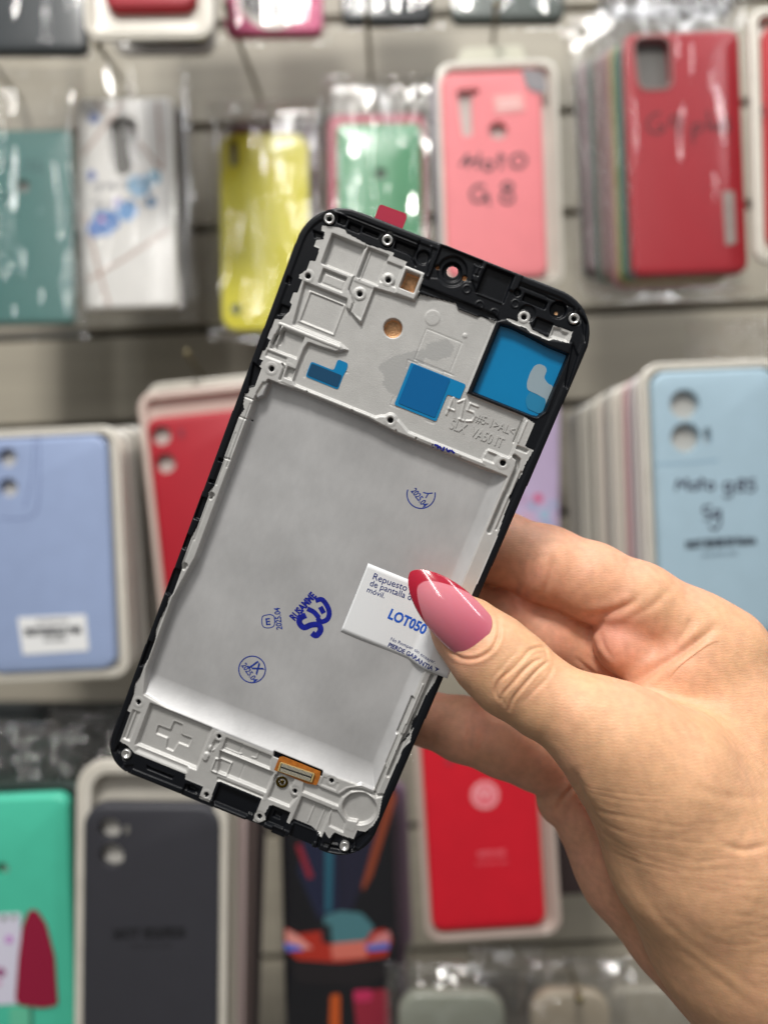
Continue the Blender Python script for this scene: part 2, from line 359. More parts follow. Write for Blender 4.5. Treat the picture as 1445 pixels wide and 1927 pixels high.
# ---- battery bay
BZ = -3.3
bay = zp(0, 505,716, 524,723, 569,737, 663,777, 696,790, 743,813, 830,848, 950,899, 704,1487, 681,1478, 600,1450, 515,1415, 420,1380, 342,1347, 272,1306, 276,1262, 292,1217, 326,1129, 365,1049, 409,940, 461,810, 483,748, 497,728)
paint(square_up(U(bay, -0.5), .05), BZ, 3, soft=0.55)
ub = U(bay, -0.5); b0u = min(p[0] for p in ub); b1u = np.percentile([p[0] for p in ub], 80)
BV1 = U([(515, 1415)], -0.5)[0][1]; BU1 = U([(830, 1187)], -0.5)[0][0]; BU0 = U([(380, 990)], -0.5)[0][0]
inb = (MI == 3); inr = sdpoly(square_up(U(bay, -0.5), .05), GU, GV) < 0.7
ramp = lambda t: t**1.6
HT[:] = np.where(inr, np.maximum(HT, BZ+2.85*ramp(np.clip((GV-(BV1-6.6))/6.6, 0, 1))**1.0), HT)
HT[:] = np.where(inr, np.maximum(HT, BZ+2.1*ramp(np.clip((GU-(BU1-3.0))/3.0, 0, 1))), HT)
HT[:] = np.where(inb, HT+0.05*np.sin(GU*.13+1)*np.sin(GV*.08), HT)
# grooves and ridges running down the right side
rline(4, (1075,880, 1105,905, 1095,960, 1010,1160, 880,1445), 0.9, -1.4); rline(4, (1130,1000, 1040,1190, 935,1430), 0.35, -0.6)
rline(7, (1290,830, 1190,1060, 1130,1200, 1010,1440), 0.8, -1.3); rline(7, (1235,880, 1130,1120, 1000,1400), .3, .4)
rline(6, (1420,60, 1330,330, 1240,560, 1170,720, 1150,775), 0.9, -1.3)
# left rail details
for x, y in ((612, 508), (418, 1018)): disc(8, x, y, 0.6, -1.4); disc(8, x-8, y+20, .35, -1.8)
for k, L in ((8, (705,240, 740,245)), (3, (12,970, 50,985)), (3, (125,660, 205,690)), (3, (160,505, 245,540))): rline(k, L, 0.3, -0.25)
rline(3, (205,560, 165,680, 20,1040), .25, -.25); rline(8, (790,60, 640,430, 480,830, 330,1220, 170,1600, 90,1800), .28, -.22)
pan(3, (350,390, 330,400, 300,400, 250,480, 245,530, 300,500), -0.9, sq=False)
# ---- bottom area
Z2 = -1.7
pan(5, (375,335, 835,530, 812,590, 722,828, 640,800, 262,655, 300,560), Z2, soft=.6)
HT[:] = HT
pan(5, (270,660, 660,810, 650,845, 265,700), -0.9, soft=.9)
pan(5, (240,390, 300,405, 215,620, 170,600), -1.0, soft=.4); rline(5, (262,400, 195,600), .35, .5)
cr_ = zp(5, 440,510, 530,545, 560,480, 610,500, 600,575, 680,605, 660,655, 585,625, 545,690, 500,670, 515,595, 425,560)
paint(U(cr_, Z2), Z2-0.45, soft=.4, r=.3); 
P_ = U(cr_, Z2); s_ = win(P_, 2); sd_ = np.abs(sdpoly(P_, GU[s_], GV[s_])-.35); HT[s_] += 0.22*np.clip(1-sd_/.28, 0, 1)
pan(5, (940,600, 1290,735, 1275,830, 920,690), -1.25); pan(5, (900,700, 1310,860, 1250,1005, 880,860), -1.45)
rline(5, (880,690, 1300,850), .5, -0.7, mode='max')
rline(5, (870,750, 985,795, 945,885, 835,840), .3, .5, closed=True); rline(5, (940,650, 930,680, 1035,725, 1060,725), .25, .35); rline(5, (1135,750, 1170,758, 1195,700), .25, .3)
rline(5, (1065,640, 1040,730), .16, -.2); rline(5, (1085,790, 1040,915), .16, -.2)
pan(5, (1300,870, 1445,925, 1420,1120, 1270,1050, 1310,950), -1.35); rline(5, (1330,840, 1230,1060), .7, -.35, mode='max')
pan(5, (880,900, 1230,1030, 1225,1045, 875,925), -.9)
for x, y in ((835, 675), (800, 725), (790, 745)): disc(5, x, y, .8, .1)
pan(5, (890,640, 905,610, 870,600, 845,640, 830,700), -1.1, sq=False)
pan(6, (410,600, 545,650, 500,760, 560,800, 500,870, 350,820), -1.3, soft=.35)
pan(6, (590,800, 810,890, 740,1100, 520,1000, 545,930), -1.6); rline(6, (690,850, 640,1010), .2, .4); rline(6, (770,880, 700,1070), .2, .4)
rline(6, (600,770, 880,885), .6, -.45, mode='max'); pan(6, (620,640, 730,740, 900,790, 870,870, 600,765), -1.1)
pan(6, (815,900, 860,905, 920,1000, 905,1070, 800,1020), -1.0, sq=False)
u6, v6 = disc(6, 1030, 885, 5.2, -0.25, zr=-.3); disc(6, 1030, 890, 4.55, -1.5, zr=-.5, soft=.5); 
pan(6, (940,975, 1020,990, 985,1065, 915,1040), -0.35); rline(6, (900,790, 960,745, 1050,755, 1160,795, 1200,790), .8, -.9)
rline(6, (880,770, 930,735, 1040,715, 1140,750), .5, -.25, mode='max')
pan(6, (760,650, 870,700, 850,760, 740,700), -0.6); disc(6, 445, 688, 1.75, -1.0, zr=-1)
pan(6, (385,462, 420,475, 750,610, 745,640, 380,495), -2.0, mi=1)
# ---- black plastic details
K = [1]
for q in ((635,178, 692,200, 678,255, 625,232), (712,232, 800,265, 786,312, 698,282), (822,275, 938,322, 925,348, 812,310), (1062,370, 1222,430, 1195,505, 1160,470, 1050,432)): pan(1, q, -1.7, only=K)
disc(1, 1270, 500, 1.6, -1.2); rline(1, (600,160, 1230,400), .3, .5, zr=0)
rline(1, (1240,380, 1190,520, 1210,560), .3, -.6); rline(1, (1330,420, 1290,640), .35, .45, zr=0)
pan(2, (190,148, 685,332, 812,402, 770,520, 700,500, 660,610, 470,530, 440,450, 400,430, 95,410), 0.25, zr=.2, only=K)
pan(2, (215,180, 520,292, 480,370, 440,445, 95,408), -0.5, zr=0, only=K)
u2, v2 = disc(2, 285, 362, 3.6, -1.1, zr=0); disc(2, 283, 367, 2.3, -1.9, zr=-.5)
disc(2, 283, 367, 1.42, -3.4, 5, zr=-3.0, soft=.1); disc(2, 172, 332, .45, -2.0, 4, zr=-.6); disc(2, 376, 412, .55, -2.0, 4, zr=-.6)
pan(2, (540,312, 742,402, 722,480, 672,602, 470,528, 500,430), -1.3, zr=-.1, only=K)
pan(2, (455,310, 520,335, 480,450, 430,430), 0.5, zr=.4, only=K); rline(2, (460,340, 445,390, 475,400, 490,350), .2, -.5)
pan(2, (832,528, 1000,600, 982,650, 818,582), -1.8, only=K); disc(2, 1085, 655, 2.0, -2.0, 1); disc(2, 1066, 678, .4, -2.1, 4, zr=-2)
disc(2, 775, 525, .8, -1.3); pan(2, (925,706, 1046,766, 1012,832, 890,790), -1.2, only=K); disc(2, 850, 680, 2.0, -.9, 1)
for x, y in ((490,620), (600,680), (395,500), (760,610)): disc(2, x, y, 1.05, .25, mode='add'); disc(2, x, y, .8, -.25, mode='add')
pan(2, (40,460, 310,560, 600,700, 640,735, 470,700, 330,640, 310,600, 30,525), -1.1, only=K)
rline(2, (790,470, 1000,550, 1200,650, 1290,760), .3, -.4)
# deep blue window
wb = zp(2, 605,738, 690,730, 870,822, 1010,885, 1190,905) + zp(4, 1445,190, 1380,400, 1330,545, 1240,600, 722,402)
paint(square_up(U(wb, 0), .07), -0.15, 1)
wi = zp(2, 655,765, 740,790, 860,850, 1010,930, 1160,990) + zp(4, 1395,300, 1310,540, 1250,580, 1205,580, 760,380)
WZ = -2.3
paint(square_up(U(wi, -.2), .07), WZ, 1, soft=.4)
for L in ((2, (640,870, 780,925)), (2, (560,1030, 500,1240, 680,1300, 755,1105, 560,1030)), (4, (1205,440, 1215,400, 1270,395, 1290,355, 1330,365))): rline(L[0], L[1], .2, .18, zr=WZ)
# large raised A15
for L in ((556,560, 618,434, 624,594), (576,516, 620,534), (650,470, 700,450, 668,592), (655,596, 690,610), (800,505, 742,478, 718,530, 765,545, 778,575, 755,612, 712,612)): rline(4, L, .42, .26, zr=PZ, soft=.2)
# notches cut along the left edge and the bottom edge
for a in (492, 700, 840, 930, 1040, 1180, 1290, 1480, 1600, 1720):
    y = a; x = 545-(a-500)*.383
    xx = {492:556, 700:480, 840:428, 930:400, 1040:352, 1180:298, 1290:253, 1480:180}.get(a)
for q in ((8, (668,240, 700,250, 695,268, 660,258)), (8, (600,395, 640,405, 632,425, 595,412)), (8, (548,520, 590,540, 520,690, 480,672)), (8, (350,1040, 395,1050, 310,1240, 272,1210)), (8, (160,1560, 200,1580, 130,1760, 95,1740)), (8, (440,790, 470,810, 425,900, 395,890)),
          (3, (230,250, 290,300, 240,430, 195,430)), (1, (250,640, 280,660, 262,700, 235,690)), (1, (200,860, 275,880, 235,930, 170,930)), (1, (440,290, 510,330, 500,360, 450,350))):
    pan(q[0], q[1], -1.1, only=K, soft=.2)
for q in ((5, (350,800, 555,880, 540,905, 350,830)), (5, (130,640, 200,660, 150,740, 110,700)), (5, (890,950, 1200,1070, 1130,1200, 850,1090)), (5, (640,940, 740,985, 720,1060, 620,1010)), (5, (1300,1110, 1430,1160, 1380,1290, 1240,1240)),
          (6, (370,880, 500,935, 440,1040, 320,1000)), (6, (530,1010, 700,1080, 670,1190, 490,1120)), (6, (850,1090, 1000,1130, 950,1230, 780,1200))):
    pan(q[0], q[1], -1.5, only=K, soft=.25)
pan(6, (385,925, 440,945, 425,985, 370,965), -2.6, only=K); disc(5, 685, 985, 1.3, -2.6); pan(5, (350,800, 555,880, 552,888, 348,808), -.2, only=K)
for q in ((5, (95,690, 140,720, 190,830, 160,810)), (6, (720,1110, 745,1120, 720,1200, 700,1195)), (6, (1000,1120, 1090,1060, 1110,1080, 1000,1200)), (6, (760,1150, 1020,1200, 1010,1215, 760,1165)), (2, (1195,905, 1230,1000, 1150,1250, 1130,1230)), (2, (1235,650, 1300,760, 1280,900, 1262,760))):
    pan(q[0], q[1], -.9, only=K, soft=.3, sq=False)
# plastic teeth that stand out beyond the bottom edge
for q in ((5, (600,1030, 618,985, 860,1085, 850,1130)), (5, (1090,1215, 1110,1170, 1245,1220, 1225,1270)), (5, (1280,1320, 1300,1270, 1400,1300, 1385,1352)), (5, (160,800, 250,800, 232,862, 210,872))):
    P = square_up(U(zp(*((q[0],)+q[1])), -.5), .2); s = win(P, .6); sd = sdpoly(P, GU[s], GV[s]); HT[s] = np.where(sd < 0, -.8, HT[s]); MI[s] = np.where((sd < 0) & (MI[s] == 0), 1, MI[s])
# screw holes; the black of their pits stands in for the shade inside
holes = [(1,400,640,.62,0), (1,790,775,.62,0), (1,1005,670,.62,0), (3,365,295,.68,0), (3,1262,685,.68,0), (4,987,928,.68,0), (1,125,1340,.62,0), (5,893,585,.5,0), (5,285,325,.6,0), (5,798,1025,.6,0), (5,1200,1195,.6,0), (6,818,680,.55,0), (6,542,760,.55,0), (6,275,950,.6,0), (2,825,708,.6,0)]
bosses = [(1,560,205), (1,998,368), (2,1205,720), (5,190,722), (6,915,1180)]
cz = lambda u, v: float(HT[int(round((v+M0)/ST)), int(round((u+M0)/ST))])
ring_pts = []
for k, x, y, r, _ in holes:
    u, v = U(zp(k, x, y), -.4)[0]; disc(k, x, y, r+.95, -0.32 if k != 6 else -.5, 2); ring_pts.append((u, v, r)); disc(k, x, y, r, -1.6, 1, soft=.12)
for k, x, y in bosses:
    disc(k, x, y, 1.75, -0.9, 1); disc(k, x, y, .7, -2.4, 1, soft=.1)
# soften a touch, like a casting
Hs = HT.copy(); Hs[1:-1, 1:-1] = (HT[1:-1, 1:-1]*4+HT[:-2, 1:-1]+HT[2:, 1:-1]+HT[1:-1, :-2]+HT[1:-1, 2:])/8
HT = np.where(sdb < -.3, Hs, HT)
rs = np.random.RandomState(3)
HT = HT+np.where(np.isin(MI, [2]), rs.normal(0, .006, HT.shape), 0)
# rubbed smooth patch on the upper plate
for q in ((4, (420,60, 330,75, 160,118, 60,178, 50,212, 92,272, 78,330, 120,385, 205,432, 290,170, 380,190)), (2, (100,905, 240,870, 300,930, 270,1000, 150,1040, 60,1000))):
    P = U(zp(q[0], *q[1]), PZ); s = win(P, .5); sd = sdpoly(P, GU[s], GV[s])+.25*np.sin(GU[s]*7)*np.sin(GV[s]*5); MI[s] = np.where((sd < 0) & (MI[s] == 2), 6, MI[s])
# ---- faces from the grid
# corner heights; face id from its corner sample
X = (gu-OX)*.001; Y = (OY-gv)*.001
VX, VY = np.meshgrid(X, Y); VV = np.stack([VX.ravel(), VY.ravel(), HT.ravel()*.001], 1)
idx = np.arange(NU*NV).reshape(NV, NU)
fa = np.stack([idx[:-1, :-1], idx[1:, :-1], idx[1:, 1:], idx[:-1, 1:]], -1); fm = MI[:-1, :-1]
def grid_part(name, ids, mats, label=None, smooth=True):
    F = fa[np.isin(fm, ids)]; mi = fm[np.isin(fm, ids)]; us, inv = np.unique(F.ravel(), return_inverse=True)
    o = mesh_obj(name, VV[us], inv.reshape(-1, 4), mats, phone, smooth, [ids.index(i) for i in mi] if len(mats) > 1 else None)
    if label: o['label'] = label
    return o
m_cast = mat('cast_metal', (0.55, 0.545, 0.53, 1), rough=.52, metal=.3, bump=.35, bscale=5200, var=.05, vscale=260)
m_bay = mat('rolled_metal', (0.60, 0.60, 0.605, 1), rough=.4, metal=.38, bump=.16, bscale=900, var=.13, vscale=48)
m_blk = mat('black_plastic', (0.0045, 0.0055, 0.008, 1), rough=.38, bump=.25, bscale=4000, spec=.3)
m_cop = mat('copper_foil', (0.72, 0.42, 0.22, 1), rough=.45, metal=.5, bump=.8, bscale=3000, var=.2, vscale=900)
m_ring = mat('boss_metal', (0.74, 0.74, 0.72, 1), rough=.3, metal=.8)
m_dark = mat('deep_hole', (0.01, 0.01, 0.01, 1), rough=.6)
metal_plate = grid_part('metal_plate', [2, 3, 6], [m_cast, m_bay, mat('rubbed_metal', (0.55, 0.55, 0.54, 1), rough=.4, metal=.45, bump=.1, bscale=3000)])
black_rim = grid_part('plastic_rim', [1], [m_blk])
sq_v = U(zp(1, 1100, 850), -2)[0][1]
for lo, hi, bl in ((-1e9, 1e9, 0),):
    cells = np.argwhere(fm == 4); lab = {}
    comps = []
    left = set(map(tuple, cells))
    while left:
        st = [left.pop()]; comp = []
        while st:
            c = st.pop(); comp.append(c)
            for d in ((1, 0), (-1, 0), (0, 1), (0, -1)):
                q = (c[0]+d[0], c[1]+d[1])
                if q in left: left.remove(q); st.append(q)
        comps.append(comp)
    for comp in comps:
        msk = np.zeros(fm.shape, bool); a_ = np.array(comp); msk[a_[:, 0], a_[:, 1]] = True
        F = fa[msk]; us, inv = np.unique(F.ravel(), return_inverse=True)
        mesh_obj('copper_foil', VV[us], inv.reshape(-1, 4), m_cop, phone, True)
# scratches on the bay floor: fine bump
t = m_bay.node_tree; p = t.nodes['Principled BSDF']; co = t.nodes.new('ShaderNodeTexCoord'); mp = t.nodes.new('ShaderNodeMapping'); mp.inputs['Rotation'].default_value = (0, 0, .5); mp.inputs['Scale'].default_value = (1, .45, 1)
n = t.nodes.new('ShaderNodeTexNoise'); n.inputs['Scale'].default_value = 2600; n.inputs['Detail'].default_value = 2; t.links.new(co.outputs['Object'], mp.inputs[0]); t.links.new(mp.outputs[0], n.inputs[0])
n2 = t.nodes.new('ShaderNodeTexNoise'); n2.inputs['Scale'].default_value = 42; n2.inputs['Detail'].default_value = 6; t.links.new(co.outputs['Object'], n2.inputs[0])
n3 = t.nodes.new('ShaderNodeTexNoise'); n3.inputs['Scale'].default_value = 700; n3.inputs['Detail'].default_value = 3; t.links.new(mp.outputs[0], n3.inputs[0]); r3 = t.nodes.new('ShaderNodeMapRange'); r3.inputs[1].default_value = .3; r3.inputs[2].default_value = .7; r3.inputs[3].default_value = .975; r3.inputs[4].default_value = 1.025; t.links.new(n3.outputs[0], r3.inputs[0])
v3 = t.nodes.new('ShaderNodeVectorMath'); v3.operation = 'SCALE'; old = p.inputs['Base Color'].links[0].from_socket; t.links.new(old, v3.inputs[0]); t.links.new(r3.outputs[0], v3.inputs['Scale']); t.links.new(v3.outputs[0], p.inputs['Base Color'])
r_ = t.nodes.new('ShaderNodeMapRange'); r_.inputs[1].default_value = .35; r_.inputs[2].default_value = .7; r_.inputs[3].default_value = .30; r_.inputs[4].default_value = .52; t.links.new(n2.outputs[0], r_.inputs[0]); t.links.new(r_.outputs[0], p.inputs['Roughness'])
b = t.nodes.new('ShaderNodeBump'); b.inputs['Strength'].default_value = .16; b.inputs['Distance'].default_value = .0001; t.links.new(n.outputs[0], b.inputs['Height']); t.links.new(b.outputs[0], p.inputs['Normal'])
# display panel behind, with the camera opening
lx, ly = loc2(*uv(*zp(2, 283, 367)[0], -3.4)); oc = [loc2(*p) for p in qround(QC, RC, 12, -.3)]
pan_bm = slab([(oc, -3.45), (oc, -5.3), ([loc2(*p) for p in qround(QC, RC, 12, -1.0)], -5.8)], [circ(lx, ly, 1.75, 24)])
disp = bm_obj('display_panel', pan_bm, mat('display_glass', (.012, .013, .016, 1), rough=.12), phone)
def lathe(prof, seg=28):
    V, F = [], []; n = len(prof)
    for i in range(seg):
        a = 2*math.pi*i/seg
        for r, z in prof: V.append((r*math.cos(a)*.001, r*math.sin(a)*.001, z*.001))
    for i in range(seg):
        for k in range(n-1): F.append((i*n+k, ((i+1) % seg)*n+k, ((i+1) % seg)*n+k+1, i*n+k+1))
    return V, F
for k, x, y in bosses:
    z0 = .25; px_, py_ = zp(k, x, y)[0]; X0, Y0 = pl(px_, py_, z0)
    V, F = lathe([(1.3, -1.2), (1.3, z0-.12), (1.2, z0), (.95, z0), (.72, z0-.3), (.62, z0-.5), (.6, -2.2)] if k < 5 else [(1.3, -1.2), (1.3, z0-.12), (1.2, z0), (1.0, z0), (.85, z0-.25), (.55, z0-.5), (.2, z0-.8), (0, z0-.9)])
    o = mesh_obj('screw_boss', V, F, m_ring, phone, True); o.location = (X0*.001, Y0*.001, 0)
# ------------------------------------------------------------------ things stuck and printed on the phone frame
def zfl(x, y):                                   # height of the cast surface under a local point
    u = x+OX; v = OY-y
    return float(HT[min(max(int(round((v+M0)/ST)), 0), NV-1), min(max(int(round((u+M0)/ST)), 0), NU-1)])
def sp(px, py, zf, n=6):                         # pixel -> local mm on a surface of height zf(x, y)
    z = -1.0
    for _ in range(n):
        x, y = pl(px, py, z); z = zf(x, y) if callable(zf) else zf
    return (x, y)
def thin(name, P, z, th, M, parent=phone, label=None, r=None, bend=None):
    n = len(P); c = (sum(p[0] for p in P)/n, sum(p[1] for p in P)/n)
    bm = slab([(P, z+th), (P, z)])
    o = bm_obj(name, bm, M, parent)
    if label: o['label'] = label
    return o
def rounded(P, r, n=5):
    out = []; k = len(P)
    for i in range(k):
        a, b, c = Vector(P[i-1]), Vector(P[i]), Vector(P[(i+1) % k]); d1 = (a-b); d2 = (c-b); rr = min(r, d1.length*.45, d2.length*.45)
        p, q = b+d1.normalized()*rr, b+d2.normalized()*rr
        for j in range(n+1):
            t = j/n; s = p*(1-t)**2+b*2*t*(1-t)+q*t*t; out.append((s.x, s.y))
    return out
def sqxy(P, tol=.2): return [tuple(p) for p in square_up(P, tol)]
m_blue = mat('blue_film', srgb(0, 128, 184), rough=.3, coat=.3, bump=.15, bscale=300)
m_blue2 = mat('blue_film_over_pad', srgb(0, 98, 158), rough=.25, coat=.25, bump=.1, bscale=300)
m_blue3 = mat('slate_blue_pad', srgb(22, 72, 106), rough=.3, coat=.2)
Pf = sqxy([sp(x, y, PZ) for x, y in zp(4, 292,168, 592,285, 706,338, 665,446, 572,412, 562,432, 480,614, 170,488)], .12)
f1 = thin('blue_film', rounded(Pf, .5), PZ+.12, .06, m_blue, label='square blue film with a side tab')
thin('pad', rounded(sqxy([sp(x, y, PZ) for x, y in zp(4, 312,186, 585,290, 482,588, 196,476)]), .5), PZ+.2, .10, m_blue2, f1)
Pf = sqxy([sp(x, y, PZ) for x, y in zp(3, 658,243, 838,306, 866,226, 944,254, 936,300, 905,345, 872,452, 628,362)], .15)
f2 = thin('blue_film', rounded(Pf, .6), PZ+.05, .06, m_blue, label='small blue film with a corner tab')
thin('pad', rounded(sqxy([sp(x, y, PZ) for x, y in zp(3, 662,256, 898,344, 868,436, 640,352)]), .5), PZ+.13, .06, m_blue3, f2)
wloc = [loc2(u, v) for u, v in U(zp(2, 630,760, 740,785, 860,835, 1010,915, 1175,985) + zp(4, 1410,300, 1390,370, 1335,545, 1275,545, 1250,600, 1225,580, 750,388), WZ)]
f3 = thin('blue_film', wloc, WZ+.15, .05, m_blue, label='large dark-edged blue film in the corner window')
m_gf = mat('grey_patch', srgb(150, 168, 178), rough=.35, coat=.3)
pp_ = [loc2(u, v) for u, v in U(zp(2, 905,1075, 940,1062, 985,1080, 998,1110, 975,1170, 1010,1215, 1040,1225, 1045,1290, 1000,1400, 975,1410, 990,1330, 920,1290, 850,1260, 845,1210, 870,1130), WZ+.2)]
thin('peeled_patch', rounded(pp_, .7), WZ+.2, .05, m_gf, f3)
fe = [loc2(u, v) for u, v in U(zp(2, 870,1270, 985,1325, 990,1350, 975,1415, 940,1440, 850,1400, 835,1330), WZ+.3)]
thin('film_flap', rounded(fe, .7), WZ+.27, .04, mat('blue_flap', srgb(40, 130, 172), rough=.3, coat=.4), f3)
# red pull tab behind the top edge
rp = [loc2(u, v) for u, v in U(zp(1, 940,92, 1140,166, 1146,195, 1090,340, 880,260), -3.6)]
thin('pull_tab', rounded(rp, .9), -4.0, .12, mat('red_tab', srgb(176, 28, 62), rough=.5), label='red pull tab')
# flex connector
m_or = mat('orange_flex', srgb(178, 106, 36), rough=.45, var=.25, vscale=900)
Pf = [sp(x, y, -1.0) for x, y in zp(6, 430,492, 462,488, 590,540, 738,604, 732,640, 712,706, 640,690, 390,592, 402,552, 415,520)]
fx = thin('flex_cable', rounded(sqxy(Pf, .1), .25), -.42, .12, m_or)
c0, c1, c2 = sp(*zp(6, 436,530)[0], -.7), sp(*zp(6, 694,618)[0], -.7), sp(*zp(6, 426,578)[0], -.7)
ang = math.atan2(c1[1]-c0[1], c1[0]-c0[0]); cw_ = math.hypot(c1[0]-c0[0], c1[1]-c0[1]); ch_ = 2.5
cx_, cy_ = (c0[0]+c1[0])/2+math.sin(ang)*ch_/2, (c0[1]+c1[1])/2-math.cos(ang)*ch_/2
bm = bmesh.new(); box_bm(bm, 0, 0, -.0, cw_*.001, ch_*.001, .0003); conn = bm_obj('connector', bm, mat('connector_black', (.03, .03, .03, 1), rough=.4), fx)
conn.location = (cx_*.001, cy_*.001, -.12*.001); conn.rotation_euler = (0, 0, ang)
bm = bmesh.new(); npin = 26
for i in range(npin):
    for s in (-1, 1): box_bm(bm, (-cw_/2+.75+i*(cw_-1.5)/(npin-1))*.001, s*.72*.001, .22*.001, .00018, .00085, .0003)
bm_obj('pins', bm, mat('silver_pins', srgb(226, 220, 200), rough=.3, metal=.35), conn)
bm = bmesh.new()
for s in (-1, 1):
    box_bm(bm, s*(cw_/2-.2)*.001, 0, .2*.001, .0004, ch_*.00095, .0004); box_bm(bm, 0, s*ch_/2*.001, .12*.001, cw_*.00096, .0001, .0003)
bm_obj('connector_shell', bm, mat('gold_shell', srgb(222, 200, 140), rough=.3, metal=.4), conn)
X0, Y0 = sp(*zp(6, 445, 688)[0], -1); V, F = lathe([(1.7, 0), (1.55, .12), (1.1, .08), (.95, -.1), (.55, -.1), (.5, .1), (.3, .1), (0, .05)])
o = mesh_obj('brass_contact', V, F, mat('old_brass', srgb(92, 74, 22), rough=.3, metal=.9, var=.4, vscale=1500), phone, True); o.location = (X0*.001, Y0*.001, -.0009)
# raised lettering in the casting
def raised(body, k, a, b, hs, name='raised_lettering', h=.16, zz=PZ, bold=.0):
    c = bpy.data.curves.new('t', 'FONT'); c.body = body; c.extrude = .02; c.offset = bold; c.resolution_u = 4
    o = bpy.data.objects.new('t', c); COL.objects.link(o); bpy.context.view_layer.update()
    me = bpy.data.meshes.new_from_object(o.evaluated_get(bpy.context.evaluated_depsgraph_get()))
    V = np.array([v.co[:] for v in me.vertices]); F = [tuple(p.vertices) for p in me.polygons]; bpy.data.objects.remove(o)
    x0 = V[:, 0].min(); w = V[:, 0].max()-x0; p0, p1 = sp(*zp(k, *a)[0], zz), sp(*zp(k, *b)[0], zz); dx, dy = p1[0]-p0[0], p1[1]-p0[1]
    out = [((p0[0]+dx*(v[0]-x0)/w-dy*v[1]/w*hs)*.001, (p0[1]+dy*(v[0]-x0)/w+dx*v[1]/w*hs)*.001, (zz+(h if v[2] > 0 else -.1))*.001) for v in V]
    return out, F
join_text([raised('#5-1>AL<', 4, (778, 612), (1062, 718), 1.25, h=.18), raised('SLX  VA50 IT', 4, (582, 664), (975, 814), 1.45, h=.18)], m_cast, phone, 'raised_lettering')
# ink stamps
m_ink = mat('blue_ink', srgb(22, 52, 142), rough=.5, var=.35, vscale=1400)
m_ink2 = mat('strong_blue_ink', srgb(14, 28, 140), rough=.45, var=.3, vscale=900)
fz = lambda x, y: zfl(x, y)
def ink_text(body, k, a, b, hs=1.0, bold=.0, zf=fz, th=.04):
    return text_at(body, sp(*zp(k, *a)[0], zf), sp(*zp(k, *b)[0], zf), zf, None, None, None, hs, bold, th)
def ink_strokes(k, L, w, name, M, parent, zf=fz, th=.03):
    S = [[sp(px, py, zf) for px, py in zp(k, *s)] for s in L]
    return bm_obj(name, ribbon(S, w, lambda x, y: zf(x, y)+th, th=.02), M, parent)
def arc(cx, cy, r, a0, a1, n=26): return [c for i in range(n+1) for c in (cx+r*math.cos(math.radians(a0+(a1-a0)*i/n)), cy+r*math.sin(math.radians(a0+(a1-a0)*i/n)))]
st = ink_strokes(7, [arc(180, 787, 82, 0, 362)], .32, 'ink_stamp', m_ink, phone); st['label'] = 'round ink stamp with two letters and a date'
join_text([ink_text('JX', 7, (162, 757), (212, 822), 1.1, .03), ink_text('2025.04', 7, (112, 762), (188, 872), 1.25, .02)], m_ink, st, 'stamp_letters')
st = ink_strokes(4, [arc(370, 1165, 106, 200, -8, 30), (385,1150, 420,1158, 458,1155), (424,1160, 405,1192)], .3, 'ink_stamp', m_ink, phone); st['label'] = 'half printed round ink stamp near the right wall'
join_text([ink_text('2025.04', 4, (292, 1140), (388, 1268), 1.35, .02)], m_ink, st, 'stamp_letters')
st = ink_strokes(7, [(262,452, 290,448, 312,456, 318,475, 318,505, 310,522, 285,530, 258,528, 244,515, 240,490, 242,465, 252,455, 262,452)], .26, 'ink_stamp', m_ink, phone); st['label'] = 'small boxed letter stamp with an upright date'
join_text([ink_text('E', 7, (266, 512), (294, 510), .95, .03), ink_text('2025.04', 7, (366, 540), (350, 404), 1.2, .02)], m_ink, st, 'stamp_letters')
st = ink_strokes(7, [(512,452, 478,470, 472,500, 500,528, 545,512, 590,512, 602,545, 575,578, 548,562)], 1.6, 'ink_stamp', m_ink2, phone); st['label'] = 'heavy dark blue two letter ink stamp'
ink_strokes(7, [(570,362, 612,356, 648,405, 655,450, 638,482, 602,492, 585,470), (520,412, 560,432, 592,468), (600,400, 622,440)], 1.35, 'stamp_letters', m_ink2, st)
join_text([ink_text('RUSAMME', 7, (442, 488), (578, 334), 1.35, .05)], m_ink2, st, 'stamp_small_letters')
st = ink_strokes(4, [(455,785, 465,812), (470,790, 500,800, 488,826), (510,800, 530,835, 545,805), (560,815, 575,842, 590,826), (596,830, 622,855)], .5, 'ink_stamp', m_ink2, phone, th=.12); st['label'] = 'cut off blue ink mark on the bay edge'
# scratches on the bay floor
# ---- paper warranty sticker
uL = [uv(*p, BZ+.15) for p in ((693, 1060), (641, 1188))]; lu0 = (uL[0][0]+uL[1][0])/2; lv0, lv1 = uL[0][1], uL[1][1]
lu1 = uv(830, 1280, .1)[0]+1.3; ub0 = BU1-4.6; ue = BU1+.2
def zlab(x, y):
    u = x+OX
    if u < ub0: return BZ+.16+.08*math.sin((u-lu0)*.3)
    t = min((u-ub0)/(ue-ub0), 1); return (BZ+.18)+(.12-(BZ+.18))*(t*t*(3-2*t)*.5+t*.5)+.25*math.sin(math.pi*t)
nx_, ny_ = 60, 16; V, F = [], []
for s_ in (0, 1):
    for j in range(ny_+1):
        for i in range(nx_+1):
            u = lu0+(lu1-lu0)*i/nx_; v = lv0+(lv1-lv0)*j/ny_; x, y = loc2(u, v); V.append((x*.001, y*.001, (zlab(x, y)-.035*s_)*.001))
N1 = (nx_+1)*(ny_+1)
for j in range(ny_):
    for i in range(nx_):
        a = j*(nx_+1)+i; F += [(a, a+nx_+1, a+nx_+2, a+1), (N1+a, N1+a+1, N1+a+nx_+2, N1+a+nx_+1)]
